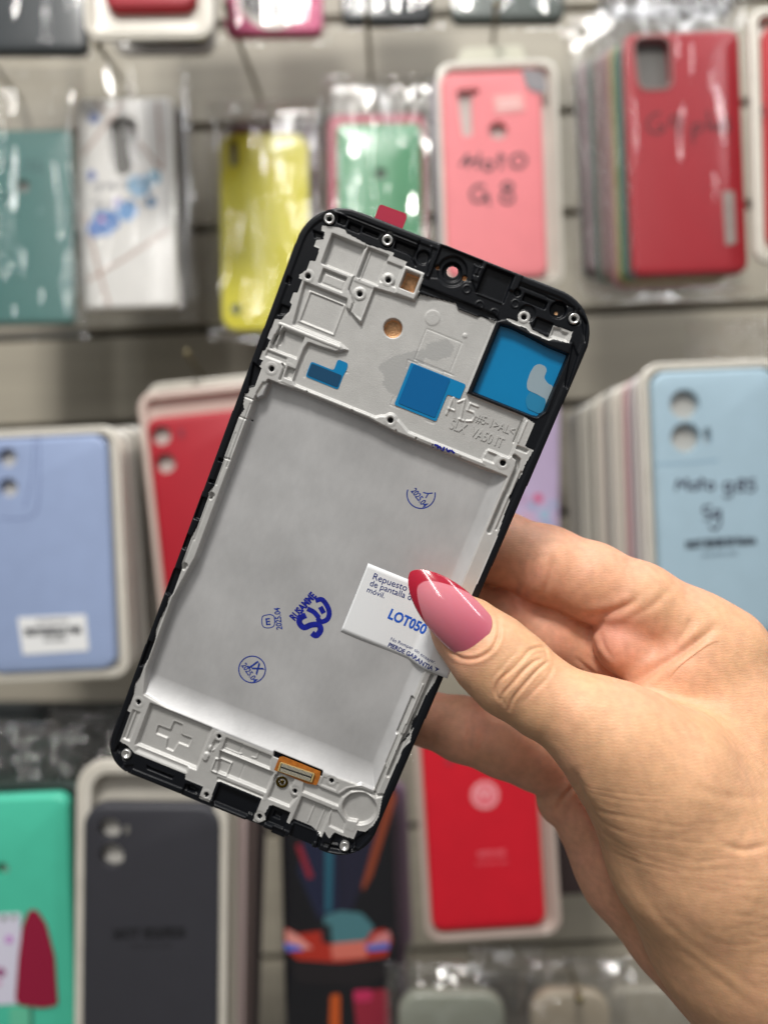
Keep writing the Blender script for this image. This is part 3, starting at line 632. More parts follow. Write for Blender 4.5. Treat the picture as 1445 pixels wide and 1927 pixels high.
for i in range(nx_): F += [(i, i+1, N1+i+1, N1+i), (ny_*(nx_+1)+i+1, ny_*(nx_+1)+i, N1+ny_*(nx_+1)+i, N1+ny_*(nx_+1)+i+1)]
for j in range(ny_): a = j*(nx_+1); b_ = a+nx_; F += [(a+nx_+1, a, N1+a, N1+a+nx_+1), (b_, b_+nx_+1, N1+b_+nx_+1, N1+b_)]
stk = mesh_obj('paper_sticker', V, F, mat('sticker_paper', srgb(232, 234, 236), rough=.6), phone, True); stk['label'] = 'white paper warranty sticker with blue print'
fl = lambda x, y: zlab(x, y)
lt = lambda b, a, c, hs, bold: ink_text(b, 7, a, c, hs, bold, fl, .05)
join_text([lt('Repuesto para', (922, 228), (1245, 345), 1.0, .004), lt('de pantalla de celular', (903, 268), (1335, 437), 1.05, .004), lt('móvil.', (886, 306), (993, 347), 1.0, .004),
           lt('No Romper sin ensayar.', (1032, 606), (1308, 752), 1.0, .0), lt('PIERDE GARANTIA', (1016, 644), (1290, 794), 1.1, .03)], mat('print_blue', srgb(30, 48, 120), rough=.5), stk, 'printed_words')
join_text([lt('LOT050', (1015, 468), (1240, 574), 1.25, .035)], mat('print_bright_blue', srgb(28, 92, 200), rough=.5), stk, 'lot_number')
ar = [sp(x, y, fl) for x, y in zp(7, 1306,768, 1336,786, 1306,800, 1316,785)]
bm = bmesh.new(); bm.faces.new([bm.verts.new((x*.001, y*.001, (zlab(x, y)+.06)*.001)) for x, y in ar]); bm_obj('arrow_mark', bm, MATS['print_blue'], stk)
# ------------------------------------------------------------------ the hand (implicit surface -> mesh), camera millimetres
def C(px, py, d): return ((px-PCX)/FPX*d, (py-PCY)/FPX*d, d)
def cone(P, a, b, r1, r2):                       # rounded cone distance
    a = np.array(a, np.float32); b = np.array(b, np.float32); ba = b-a; l2 = float(ba@ba); rr = r1-r2; a2 = l2-rr*rr; il2 = 1/l2
    pa_ = P-a; y = pa_@ba; z = y-l2; x2 = ((pa_*l2-y[:, None]*ba)**2).sum(1); y2 = y*y*l2; z2 = z*z*l2; k = np.sign(rr)*rr*rr*x2
    d = (np.sqrt(np.maximum(x2*a2*il2, 0))+y*rr)*il2-r1
    c1 = np.sign(z)*a2*z2 > k; c2 = np.sign(y)*a2*y2 < k
    return np.where(c1, np.sqrt(x2+z2)*il2-r2, np.where(c2, np.sqrt(x2+y2)*il2-r1, d))
def ell(P, c, rx, ry, rz, ang=0):
    q = P-np.array(c, np.float32); ca, sa = math.cos(ang), math.sin(ang)
    x = q[:, 0]*ca+q[:, 1]*sa; y = -q[:, 0]*sa+q[:, 1]*ca; z = q[:, 2]
    k0 = np.sqrt((x/rx)**2+(y/ry)**2+(z/rz)**2); k1 = np.sqrt((x/rx**2)**2+(y/ry**2)**2+(z/rz**2)**2)+1e-9
    return k0*(k0-1)/k1
def smin(a, b, k):
    h = np.maximum(k-np.abs(a-b), 0)/k; return np.minimum(a, b)-h*h*k*.25
# chains: (px, py, distance mm, radius px)
THUMB = [(838, 1150, 196, 40), (880, 1190, 195, 63), (925, 1233, 193, 77), (965, 1270, 192, 80), (1025, 1315, 190, 74), (1090, 1350, 188, 78), (1160, 1395, 188, 98)]
THENAR = [(1160, 1395, 188, 98), (1240, 1470, 190, 132), (1320, 1600, 194, 165), (1400, 1740, 198, 175), (1500, 1900, 202, 180)]
INDEX = [(830, 985, 222, 50), (935, 1028, 221, 66), (1030, 1063, 219, 70), (1110, 1094, 217, 71), (1200, 1135, 215, 74), (1300, 1192, 214, 80), (1352, 1232, 214, 88)]
MIDDLE = [(840, 1120, 228, 50), (945, 1160, 226, 58), (1030, 1190, 226, 63), (1100, 1215, 226, 62), (1180, 1250, 226, 70), (1300, 1310, 226, 80)]
RING = [(720, 1330, 232, 44), (800, 1352, 230, 48), (870, 1372, 229, 58), (945, 1392, 229, 66), (1010, 1418, 230, 66), (1075, 1450, 232, 68), (1200, 1480, 230, 80)]
PALMR = [(1345, 1235, 214, 92), (1400, 1420, 216, 110), (1470, 1640, 214, 140)]
HYPO = [(1128, 1540, 228, 84), (1190, 1635, 224, 92), (1292, 1738, 219, 106), (1405, 1830, 213, 128), (1500, 1940, 208, 150)]
def chain(P, L, k=3.0):
    out = None
    for a, b in zip(L[:-1], L[1:]):
        d = cone(P, C(*a[:3]), C(*b[:3]), a[3]*a[2]/FPX, b[3]*b[2]/FPX); out = d if out is None else smin(out, d, k)
    return out
def hand_sdf(P):
    th = smin(chain(P, THUMB, 2.5), chain(P, THENAR, 8), 8)
    fi = chain(P, INDEX, 3); mi_ = chain(P, MIDDLE, 3); ri = chain(P, RING, 3)
    pal = chain(P, PALMR, 8)
    pal = smin(pal, ell(P, C(1300, 1330, 224), 20, 20, 13, .4), 8)          # body of the palm
    pal = smin(pal, ell(P, C(1185, 1360, 232), 20, 17, 11, .6), 6)
    hy = smin(chain(P, HYPO, 8), ell(P, C(1060, 1490, 231), 7.5, 10, 9, .5), 2.5)
    fi = smin(fi, ell(P, C(1178, 1215, 213), 9.5, 8.5, 8, .5), 2.2)          # pad under the index finger
    pal = smin(pal, ell(P, C(1290, 1262, 208), 15, 9, 9, -.5), 5)
    d = smin(fi, pal, 5); d = smin(d, mi_, 1.2); d = smin(d, ri, 1.5)
    d = smin(d, ell(P, C(1128, 1250, 226), 4, 6.5, 5, -.5), 1.0)            # small fold of the third finger
    hy = smin(hy, pal, 5); d = smin(d, hy, 1.8)
    d = smin(d, th, 2.6)
    # web between thumb and palm
    w_ = ell(P, C(1250, 1370, 204), 15, 8, 8, .35); d = smin(d, w_, 7)
    d = smin(d, ell(P, C(1400, 1430, 201), 17, 17, 10, .3), 12)
    return d
LO = np.array([-12, -8, 168]); HI = np.array([128, 158, 252])
def mesh_sdf(f, lo, hi, h):
    co = 4; H = h*co
    nx, ny, nz = [int(math.ceil((hi[i]-lo[i])/H)) for i in range(3)]
    cxs = lo[0]+(np.arange(nx)+.5)*H; cys = lo[1]+(np.arange(ny)+.5)*H; czs = lo[2]+(np.arange(nz)+.5)*H
    G = np.stack(np.meshgrid(cxs, cys, czs, indexing='ij'), -1).reshape(-1, 3).astype(np.float32)
    D = f(G).reshape(nx, ny, nz); near = np.abs(D) < H*1.6
    S = np.full((nx*co+1, ny*co+1, nz*co+1), 50., np.float32); S[:] = np.pad(np.repeat(np.repeat(np.repeat(np.where(D > 0, 50., -50.), co, 0), co, 1), co, 2), ((0, 1), (0, 1), (0, 1)), mode='edge')
    nr = np.pad(np.repeat(np.repeat(np.repeat(near, co, 0), co, 1), co, 2), ((0, 1), (0, 1), (0, 1)), mode='edge')
    I = np.argwhere(nr); P = (I*h+lo).astype(np.float32)
    v = np.concatenate([f(P[i:i+400000]) for i in range(0, len(P), 400000)]); S[I[:, 0], I[:, 1], I[:, 2]] = v
    ins = S < 0
    c = [ins[i:ins.shape[0]-1+i, j:ins.shape[1]-1+j, k:ins.shape[2]-1+k] for i in (0, 1) for j in (0, 1) for k in (0, 1)]
    cnt = sum(x.astype(np.int8) for x in c); act = (cnt > 0) & (cnt < 8); A = np.argwhere(act); vid = np.full(act.shape, -1, np.int64); vid[act] = np.arange(len(A))
    acc = np.zeros((len(A), 3)); num = np.zeros(len(A))
    cs = [(i, j, k) for i in (0, 1) for j in (0, 1) for k in (0, 1)]
    for a in cs:
        for ax in range(3):
            if a[ax]: continue
            b = list(a); b[ax] = 1
            s1 = S[A[:, 0]+a[0], A[:, 1]+a[1], A[:, 2]+a[2]]; s2 = S[A[:, 0]+b[0], A[:, 1]+b[1], A[:, 2]+b[2]]
            m_ = (s1 < 0) != (s2 < 0); t = np.where(m_, s1/np.where(m_, s1-s2, 1), 0)
            p = np.array(a, float)[None, :].repeat(len(A), 0); p[:, ax] += t; acc[m_] += p[m_]; num[m_] += 1
    V = (A+acc/num[:, None])*h+lo; F = []
    for ax in range(3):
        o = [slice(1, -1)]*3; 
        sh = list(ins.shape); sl1 = [slice(1, n-1) for n in sh]; sl2 = [slice(1, n-1) for n in sh]; sl1[ax] = slice(0, sh[ax]-1); sl2[ax] = slice(1, sh[ax])
        e = ins[tuple(sl1)] != ins[tuple(sl2)]; E = np.argwhere(e); flip = ins[tuple(sl1)][e]
        off = np.array([1, 1, 1]); off[ax] = 0; E = E+off
        u, w = [(1, 2), (2, 0), (0, 1)][ax]
        q = []
        for du, dw in ((-1, -1), (0, -1), (0, 0), (-1, 0)):
            T = E.copy(); T[:, u] += du; T[:, w] += dw; q.append(vid[T[:, 0], T[:, 1], T[:, 2]])
        q = np.stack(q, 1); q = np.where(flip[:, None], q, q[:, ::-1]); F.append(q)
    F = np.concatenate(F); F = F[(F >= 0).all(1)]
    return V, F
HV, HF = mesh_sdf(hand_sdf, LO, HI, 1.1)
me = bpy.data.meshes.new('tmp'); me.vertices.add(len(HV)); me.vertices.foreach_set('co', HV.astype(np.float32).ravel()); me.loops.add(HF.size); me.loops.foreach_set('vertex_index', HF.astype(np.int32).ravel())
me.polygons.add(len(HF)); me.polygons.foreach_set('loop_start', np.arange(0, HF.size, 4, dtype=np.int32)); me.polygons.foreach_set('loop_total', np.full(len(HF), 4, np.int32)); me.update(calc_edges=True); me.validate()
o = bpy.data.objects.new('tmp', me); COL.objects.link(o); md = o.modifiers.new('s', 'SUBSURF'); md.levels = 1; md.render_levels = 1; md = o.modifiers.new('s', 'SUBSURF'); md.levels = 1 if not FASTHAND else 0
bpy.context.view_layer.update(); m2 = bpy.data.meshes.new_from_object(o.evaluated_get(bpy.context.evaluated_depsgraph_get())); bpy.data.objects.remove(o)
n = len(m2.vertices); hv = np.empty(n*3, np.float32); m2.vertices.foreach_get('co', hv); hv = hv.reshape(-1, 3)
def grad(f, P, e=.25):
    g = np.stack([f(P+np.array(d, np.float32)*e)-f(P-np.array(d, np.float32)*e) for d in ((1, 0, 0), (0, 1, 0), (0, 0, 1))], 1)/(2*e); return g/np.maximum(np.linalg.norm(g, axis=1), 1e-6)[:, None]
def chunks(f, P): return np.concatenate([f(P[i:i+200000]) for i in range(0, len(P), 200000)])
N_ = chunks(lambda P: grad(hand_sdf, P), hv); hv = (hv-N_*chunks(hand_sdf, hv)[:, None]*.9).astype(np.float32)
# creases: polylines on the picture side of the hand, (width px, depth mm)
ix = hv[:, 0]/hv[:, 2]*FPX+PCX; iy = hv[:, 1]/hv[:, 2]*FPX+PCY
dn = (N_*hv).sum(1)/np.linalg.norm(hv, axis=1); facing = np.clip(-dn*3, 0, 1)
def polyd(L):
    d = np.full(len(ix), 1e9)
    P = []
    for i in range(len(L)-1):
        p0, p1, p2, p3 = L[max(i-1, 0)], L[i], L[i+1], L[min(i+2, len(L)-1)]
        for k in range(4):
            t = k/4; P.append([0.5*(2*p1[j]+(-p0[j]+p2[j])*t+(2*p0[j]-5*p1[j]+4*p2[j]-p3[j])*t*t+(-p0[j]+3*p1[j]-3*p2[j]+p3[j])*t**3) for j in (0, 1)])
    P.append(L[-1]); tt = np.zeros(len(ix)); m_ = len(P)-1
    x = [p[0] for p in P]; y = [p[1] for p in P]; sel = np.where((ix > min(x)-60) & (ix < max(x)+60) & (iy > min(y)-60) & (iy < max(y)+60))[0]
    for i in range(m_):
        ax, ay = P[i]; ex, ey = P[i+1][0]-ax, P[i+1][1]-ay; l = ex*ex+ey*ey+1e-9
        t = np.clip(((ix[sel]-ax)*ex+(iy[sel]-ay)*ey)/l, 0, 1); q = np.hypot(ix[sel]-ax-t*ex, iy[sel]-ay-t*ey); b_ = q < d[sel]; d[sel[b_]] = q[b_]; tt[sel[b_]] = (i+t[b_])/m_
    return d, tt
disp = np.zeros(n)
def crease(xy, w, dep, taper=True, bulge=.35, zmax=None, zmin=None):
    L = [(xy[i], xy[i+1]) for i in range(0, len(xy), 2)]; d, t = polyd(L)
    k = (np.sin(np.pi*np.clip(t*.96+.02, 0, 1))**.5 if taper else 1)
    g = -dep*np.exp(-(d/w)**2)+dep*bulge*np.exp(-((d-2.2*w)/(1.3*w))**2)
    if zmax: g = np.where(hv[:, 2] < zmax, g, 0)
    if zmin: g = np.where(hv[:, 2] > zmin, g, 0)
    disp[:] += g*k*facing
# thumb knuckle wrinkles
for xy, w, dp in (((940,1318, 932,1300, 940,1280, 962,1262, 985,1238, 1000,1222, 1022,1218, 1030,1235), 3, .36), ((948,1325, 945,1308, 965,1285, 985,1262, 1005,1245, 1018,1240), 3, .34), ((958,1335, 965,1315, 985,1290, 1010,1262, 1030,1245), 3, .36), ((938,1300, 950,1268, 975,1240, 1000,1215), 4, .22),
                 ((985,1322, 1005,1300, 1030,1275, 1042,1250), 4, .14), ((930,1275, 950,1250, 975,1225), 4, .12)): crease(xy, w, dp, zmax=200)
crease((835,1205, 850,1228, 872,1240, 900,1238, 925,1222, 938,1195, 938,1165), 3.5, .35, bulge=.5, zmax=200)
# finger joint creases
for xy, w, dp in (((1042,1050, 1035,1085, 1020,1120), 7, .30), ((1010,1040, 1002,1075, 1004,1105), 7, .22), ((1025,1045, 1016,1080, 1012,1110), 5, .16), ((975,1095, 968,1125, 975,1150), 6, .28), ((990,1105, 984,1130), 5, .18), ((1270,1095, 1240,1130, 1210,1150, 1190,1160), 7, .22),
                 ((888,1342, 885,1375, 880,1410), 6, .25), ((903,1345, 908,1378, 905,1412), 6, .25), ((915,1350, 914,1385), 5, .15), ((1195,1125, 1180,1140, 1130,1158, 1100,1160), 7, .7)): crease(xy, w, dp, zmin=203)
# palm folds
for xy, w, dp in (((1340,1185, 1300,1215, 1262,1240, 1225,1262, 1195,1285, 1172,1298), 8, .9), ((1362,1280, 1335,1292, 1300,1302, 1262,1318), 7, .3), ((1300,1165, 1285,1195, 1262,1225), 7, .3), ((1180,1160, 1168,1200, 1180,1240), 6, .10),
                 ((1105,1195, 1120,1180, 1135,1165), 8, .5), ((1112,1200, 1118,1225, 1140,1255, 1165,1282), 6, .5), ((1130,1190, 1135,1215, 1150,1238), 5, .3), ((1108,1235, 1130,1262, 1150,1285), 5, .3), ((1085,1240, 1110,1262, 1140,1282), 4, .25)): crease(xy, w, dp, zmin=200)
# thenar wrinkles that fan from the thumb web to the wrist
R_ = random.Random(5)
for i in range(11):
    j_ = lambda a: (R_.random()-.5)*a
    y0 = 1455+i*8+j_(6); e_ = 1150+R_.random()*150; crease((1078+i*1.5+j_(8),y0, 1110+i*2,y0+24+i*3+j_(6), (1110+e_)/2,y0+38+i*5+j_(8), e_,y0+40+i*7+j_(10)), 2.6+R_.random()*2.2, .025+.045*R_.random(), zmax=222)
for i in range(26):
    y0 = 1560+i*13+j_(10); x0 = 1130+i*12+R_.random()*90; l_ = 60+R_.random()*170; sl = j_(.25); crease((x0,y0-8, x0+l_*.35,y0+j_(9), x0+l_*.7,y0+l_*sl*.7+j_(9), x0+l_,y0+l_*sl), 3+R_.random()*3.5, .02+.04*R_.random(), zmax=225)
for xy, w, dp in (((1130,1560, 1175,1620, 1230,1690, 1310,1760, 1400,1830), 16, .3), ((1080,1455, 1095,1500, 1125,1550), 8, .6), ((1190,1660, 1250,1735, 1330,1800, 1420,1860), 9, .2), ((1260,1770, 1330,1825, 1420,1900), 9, .2), ((1050,1520, 1062,1500, 1080,1480), 5, .6),
                 ((1360,1590, 1400,1600, 1445,1590), 7, .25), ((1300,1480, 1370,1500, 1445,1500), 9, .12)): crease(xy, w, dp)
# fine irregularity
rr_ = np.random.RandomState(2)
def vnoise(P, s, seed):
    Q = P/s; i = np.floor(Q).astype(int); f = Q-i; f = f*f*(3-2*f); out = 0
    def h(a, b, c): return (((a*73856093) ^ (b*19349663) ^ (c*83492791) ^ seed) % 9973)/9973.-.5
    for dx in (0, 1):
        for dy in (0, 1):
            for dz in (0, 1):
                w = (f[:, 0] if dx else 1-f[:, 0])*(f[:, 1] if dy else 1-f[:, 1])*(f[:, 2] if dz else 1-f[:, 2]); out = out+w*h(i[:, 0]+dx, i[:, 1]+dy, i[:, 2]+dz)
    return out
disp += .22*vnoise(hv, 9., 11)+.12*vnoise(hv, 3., 5)
hv = hv+N_*disp[:, None]
# real colour differences of the skin: redder palm side and joints, tan thumb back
def blob(px, py, r, a): return a*np.exp(-((ix-px)**2+(iy-py)**2)/(r*r))
pal_ = np.clip((hv[:, 2]-200)/14, 0, 1); red = .42*pal_+.03
for b_ in ((1180,1205,60,.35), (1160,1240,40,.15), (960,1025,50,.15), (1010,1080,35,.35), (975,1130,30,.3), (1100,1100,60,.12), (1290,1235,50,.15), (870,1235,45,.30), (1150,1180,45,.25), (895,1380,40,.15), (1080,1560,60,.1), (1060,1450,40,.2), (820,1195,30,.3), (1240,1280,70,.15)): red = red+blob(*b_)
red = np.clip(red+.25*vnoise(hv, 7., 21)+.12*vnoise(hv, 2.2, 31), 0, 1)
wv = np.stack([np.array(RIGHT)]*1)
Rm = np.stack([np.array(RIGHT), -np.array(UP), np.array(FWD)]); HO = at(1300, 1500, 205); hw = hv@Rm*.001-np.array(HO-CAMP)
m2.vertices.foreach_set('co', (hw).astype(np.float32).ravel())
hm = m2; hm.name = 'hand'
at_ = hm.attributes.new('redness', 'FLOAT', 'POINT'); at_.data.foreach_set('value', red.astype(np.float32))
hm.polygons.foreach_set('use_smooth', np.full(len(hm.polygons), True)); hm.flip_normals() if False else None; hm.update()
hand = bpy.data.objects.new('hand', hm); COL.objects.link(hand); hand.location = HO
tag(hand, 'right hand with a long almond nail pinching the phone chassis between thumb and fingers', 'hand')
M = bpy.data.materials.new('skin'); M.use_nodes = True; t = M.node_tree; p = t.nodes['Principled BSDF']; hm.materials.clear(); hm.materials.append(M)
a_ = t.nodes.new('ShaderNodeAttribute'); a_.attribute_name = 'redness'; mx = t.nodes.new('ShaderNodeMix'); mx.data_type = 'RGBA'
mx.inputs['A'].default_value = srgb(212, 165, 127); mx.inputs['B'].default_value = srgb(222, 156, 136); t.links.new(a_.outputs['Fac'], mx.inputs['Factor'])
co = t.nodes.new('ShaderNodeTexCoord'); n1 = t.nodes.new('ShaderNodeTexNoise'); n1.inputs['Scale'].default_value = 420; n1.inputs['Detail'].default_value = 5; t.links.new(co.outputs['Object'], n1.inputs[0])
mr = t.nodes.new('ShaderNodeMapRange'); mr.inputs[1].default_value = .3; mr.inputs[2].default_value = .7; mr.inputs[3].default_value = .90; mr.inputs[4].default_value = 1.08; t.links.new(n1.outputs[0], mr.inputs[0])
vm = t.nodes.new('ShaderNodeVectorMath'); vm.operation = 'SCALE'; t.links.new(mx.outputs['Result'], vm.inputs[0]); t.links.new(mr.outputs[0], vm.inputs['Scale']); t.links.new(vm.outputs[0], p.inputs['Base Color'])
p.inputs['Roughness'].default_value = .52; p.inputs['Specular IOR Level'].default_value = .38
p.inputs['Subsurface Weight'].default_value = .3; p.inputs['Subsurface Radius'].default_value = (1.0, .35, .18); p.inputs['Subsurface Scale'].default_value = .0025
vo = t.nodes.new('ShaderNodeTexVoronoi'); vo.feature = 'DISTANCE_TO_EDGE'; vo.inputs['Scale'].default_value = 1500; mp = t.nodes.new('ShaderNodeMapping'); mp.inputs['Rotation'].default_value = (0, .6, 0); mp.inputs['Scale'].default_value = (.45, 1, 1.25)
nz = t.nodes.new('ShaderNodeTexNoise'); nz.inputs['Scale'].default_value = 900; nz.inputs['Detail'].default_value = 3; t.links.new(co.outputs['Object'], nz.inputs[0])
wa = t.nodes.new('ShaderNodeTexWave'); wa.inputs['Scale'].default_value = 420; wa.inputs['Distortion'].default_value = 5; wa.inputs['Detail'].default_value = 2; wa.inputs['Detail Scale'].default_value = 1.5; wa.bands_direction = 'Z'; t.links.new(co.outputs['Object'], wa.inputs[0])
t.links.new(co.outputs['Object'], mp.inputs[0]); t.links.new(mp.outputs[0], vo.inputs[0])
ad = t.nodes.new('ShaderNodeMath'); ad.operation = 'MULTIPLY_ADD'; ad.inputs[1].default_value = 1.2; t.links.new(vo.outputs[0], ad.inputs[0]); t.links.new(nz.outputs[0], ad.inputs[2])
ad2 = t.nodes.new('ShaderNodeMath'); ad2.operation = 'MULTIPLY_ADD'; ad2.inputs[1].default_value = .35; t.links.new(wa.outputs['Fac'], ad2.inputs[0]); t.links.new(ad.outputs[0], ad2.inputs[2])
b = t.nodes.new('ShaderNodeBump'); b.inputs['Strength'].default_value = .28; b.inputs['Distance'].default_value = .00016; t.links.new(ad2.outputs[0], b.inputs['Height']); t.links.new(b.outputs[0], p.inputs['Normal'])
# ---- thumb nail: curved almond plate, camera mm
NB = Vector(C(905, 1214, 184.0)); NT = Vector(C(771, 1076, 188.0)); ax_ = (NT-NB); NLn = ax_.length; ax_.normalize()
nview = -Vector(C(850, 1150, 186)).normalized(); sd_ = ax_.cross(nview).normalized(); nup = sd_.cross(ax_).normalized()
nup = (nup+sd_*(-.10)).normalized(); sd_ = ax_.cross(nup).normalized(); nup = sd_.cross(ax_).normalized()
def wprof(s):
    if s < .16: return 6.5*math.sqrt(max(0, 1-((.16-s)/.16)**2))*.995+.02
    q = (s-.16)/.84; return 6.5*(1-q**2.6)**.62*(1+.06*math.sin(q*3.1))+.01
ns, ntt = 70, 36; V, F, MIx, TIP = [], [], [], []
for k in (0, 1):
    for i in range(ns+1):
        s = (i/ns)**.9 if i else 0
        s = 1-(1-i/ns)**1.5 if i > ns*.5 else i/ns*((1-.5**1.5)/.5)
        w = wprof(min(s, .9999))
        for j in range(ntt+1):
            tt = -1+2*j/ntt; y = math.sin(tt*math.pi/2)*w if False else tt*w
            arch = math.sqrt(max(0, 8.2**2-y*y))-8.2; z = arch*.95+2.3*math.sin(math.pi*(.12+.80*s))-1.0-s*s*.8
            p_ = NB+ax_*(s*NLn)+sd_*y+nup*(z-k*.75*(1 if abs(tt) < .97 else .3)); V.append(tuple(c2w(*p_))); TIP.append(s-(.84-.38*abs(tt)**3)+.03*tt)
n1_ = (ns+1)*(ntt+1)
for i in range(ns):
    for j in range(ntt):
        a = i*(ntt+1)+j; s = (i+.5)/ns; s = 1-(1-s)**1.5 if s > .5 else s*((1-.5**1.5)/.5); tt = -1+2*(j+.5)/ntt
        red_ = s > (.80-.52*abs(tt)**2.4) ; F += [(a, a+1, a+ntt+2, a+ntt+1), (n1_+a, n1_+a+ntt+1, n1_+a+ntt+2, n1_+a+1)]; MIx += [0, 0]
for i in range(ns):
    for j in (0, ntt): a = i*(ntt+1)+j; F.append((a, a+ntt+1, n1_+a+ntt+1, n1_+a) if j == 0 else (a+ntt+1, a, n1_+a, n1_+a+ntt+1)); s = (i+.5)/ns; MIx.append(0)
for j in range(ntt):
    for i in (0, ns): a = i*(ntt+1)+j; F.append((a, n1_+a, n1_+a+1, a+1)); MIx.append(0)
m_np = mat('pink_gel_nail', srgb(205, 110, 128), rough=.12, coat=1.0, sss=.2, var=.06, vscale=120); m_nr = mat('red_nail_tip', srgb(178, 14, 48), rough=.1, coat=1.0)
t = m_np.node_tree; p = t.nodes['Principled BSDF']; a_ = t.nodes.new('ShaderNodeAttribute'); a_.attribute_name = 'tip'; mr = t.nodes.new('ShaderNodeMapRange'); mr.inputs[1].default_value = -.006; mr.inputs[2].default_value = .006; t.links.new(a_.outputs['Fac'], mr.inputs[0])
mb = t.nodes.new('ShaderNodeMapRange'); mb.inputs[1].default_value = -.85; mb.inputs[2].default_value = -.1; t.links.new(a_.outputs['Fac'], mb.inputs[0]); mc = t.nodes.new('ShaderNodeMix'); mc.data_type = 'RGBA'; mc.inputs['A'].default_value = srgb(188, 88, 110); mc.inputs['B'].default_value = srgb(208, 124, 136); t.links.new(mb.outputs[0], mc.inputs['Factor'])
mx = t.nodes.new('ShaderNodeMix'); mx.data_type = 'RGBA'; mx.inputs['B'].default_value = srgb(168, 10, 44); t.links.new(mr.outputs[0], mx.inputs['Factor']); t.links.new(mc.outputs['Result'], mx.inputs['A']); t.links.new(mx.outputs['Result'], p.inputs['Base Color'])
nail = mesh_obj('thumb_nail', V, F, [m_np, m_nr], hand, True, MIx); ta = nail.data.attributes.new('tip', 'FLOAT', 'POINT'); ta.data.foreach_set('value', np.array(TIP, np.float32))
nail.matrix_parent_inverse = Matrix.Translation(-HO); nail['label'] = 'long glossy pink nail with a dark red tip'
# ------------------------------------------------------------------ the slatted shop wall
DW = 742.0
slat_m = mat('wall_laminate', srgb(163, 156, 141), rough=.55, var=.07, vscale=30, stretch=(.25, 1, 3))
gro_m = mat('groove_insert_metal', srgb(40, 38, 36), rough=.6)  # dark metal insert seen through the gaps between the boards
wy = [at(700, y, DW).z for y in (20, 215, 411, 605, 775, 995, 1190, 1330, 1586, 1800, 1990)]
bm = bmesh.new(); zs = sorted([at(722, y, DW).z for y in (-160, 32, 224, 416, 604, 776, 980, 1176, 1332, 1560, 1795, 1990, 2200)]); yw = 0.001*DW
for a, b_ in zip(zs[:-1], zs[1:]): 
    box_bm(bm, 0, yw+.009, (a+b_)/2, 2.4, .018, b_-a-.007)
bmesh.ops.bevel(bm, geom=bm.edges[:], offset=.0015, segments=2, affect='EDGES')
box_bm(bm, 0, yw+.026, CAMZ, 2.4, .012, 1.7)
for f in bm.faces:
    f.material_index = 1 if f.calc_center_median().y > yw+.0195 else 0
wall = bm_obj('wall', bm, [slat_m, gro_m]); wall['kind'] = 'structure'
# ------------------------------------------------------------------ frames for hanging goods
def frame(tl, tr, bl, d):
    """local frame (mm, x right, y up, z to the viewer) of a rectangle seen with these three corners at distance d"""
    A, B, D = at(*tl, d), at(*tr, d), at(*bl, d); x = (B-A); w = x.length; x.normalize(); y = (A-D); h = y.length
    y.normalize(); z = x.cross(y).normalized(); x2 = y.cross(z); x = (x*.35+x2*.65).normalized(); y = z.cross(x); c = (B+D)/2
    m = Matrix.Identity(4)
    for i, v in enumerate((x, y, z)):
        for j in range(3): m[j][i] = v[j]
    m.translation = c
    return m, w*1000, h*1000
class Loc:                                       # pixel -> local mm on a plane z (mm) of a frame
    def __init__(s, m): s.m = m; s.i = m.inverted()
    def __call__(s, px, py, z=0.0):
        o = s.i @ CAMP; r = (s.i @ at(px, py, 500))-o; t = (z*.001-o.z)/r.z; q = o+r*t; return (q.x*1000, q.y*1000)
    def pts(s, xy, z=0.0): return [s(xy[i], xy[i+1], z) for i in range(0, len(xy), 2)]
tray_m = mat('tray_plastic', srgb(206, 201, 190), rough=.35, coat=.4, var=.05, vscale=60)
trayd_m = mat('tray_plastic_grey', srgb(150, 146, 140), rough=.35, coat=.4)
film_m = clear_film('clear_bag', .03, rough=.07, haze=.001, bscale=30, bdist=.0012, bstr=.3)
shine_m = clear_film('shiny_bag', .11, rough=.07, haze=.006, bscale=20, bdist=.002, bstr=.4, stretch=(2.4, .3, 1))
crumple_m = clear_film('crumpled_bag', .12, rough=.06, haze=.005, bscale=30, bdist=.003, bstr=.6, stretch=(1.3, .8, 1))
lid_m = clear_film('clear_lid', .02, rough=.15, haze=.01, bscale=25, bdist=.001, bstr=.2)
def case_body(parent, w, h, col, cx=0, cy=0, z=0, holes=(), r=9, th=9, name='phone_case', rough=.5, coat=.0, back=(6, .55)):
    M = mat('case_%d' % len(MATS), col, rough=rough, coat=coat, var=.03, vscale=70)
    R = []
    for ins, dz in ((2.6, 0), (1.4, -.35), (.6, -1.1), (.15, -2.2), (0, -3.6), (0, -th+1), (.5, -th)): R.append((rrect(w-2*ins, h-2*ins, max(r-ins, 1), 8, cx, cy), z+dz))
    for hh in holes:
        bm_obj('cutout_back', slab([(hh, z-back[0]), (hh, z-back[0]-.6)]), mat('cutout_back_%d' % int(back[1]*100), (back[1], back[1]*.97, back[1]*.9, 1), rough=.5, coat=.3), parent)
    return bm_obj(name, slab(R, holes), M, parent, True, 40)
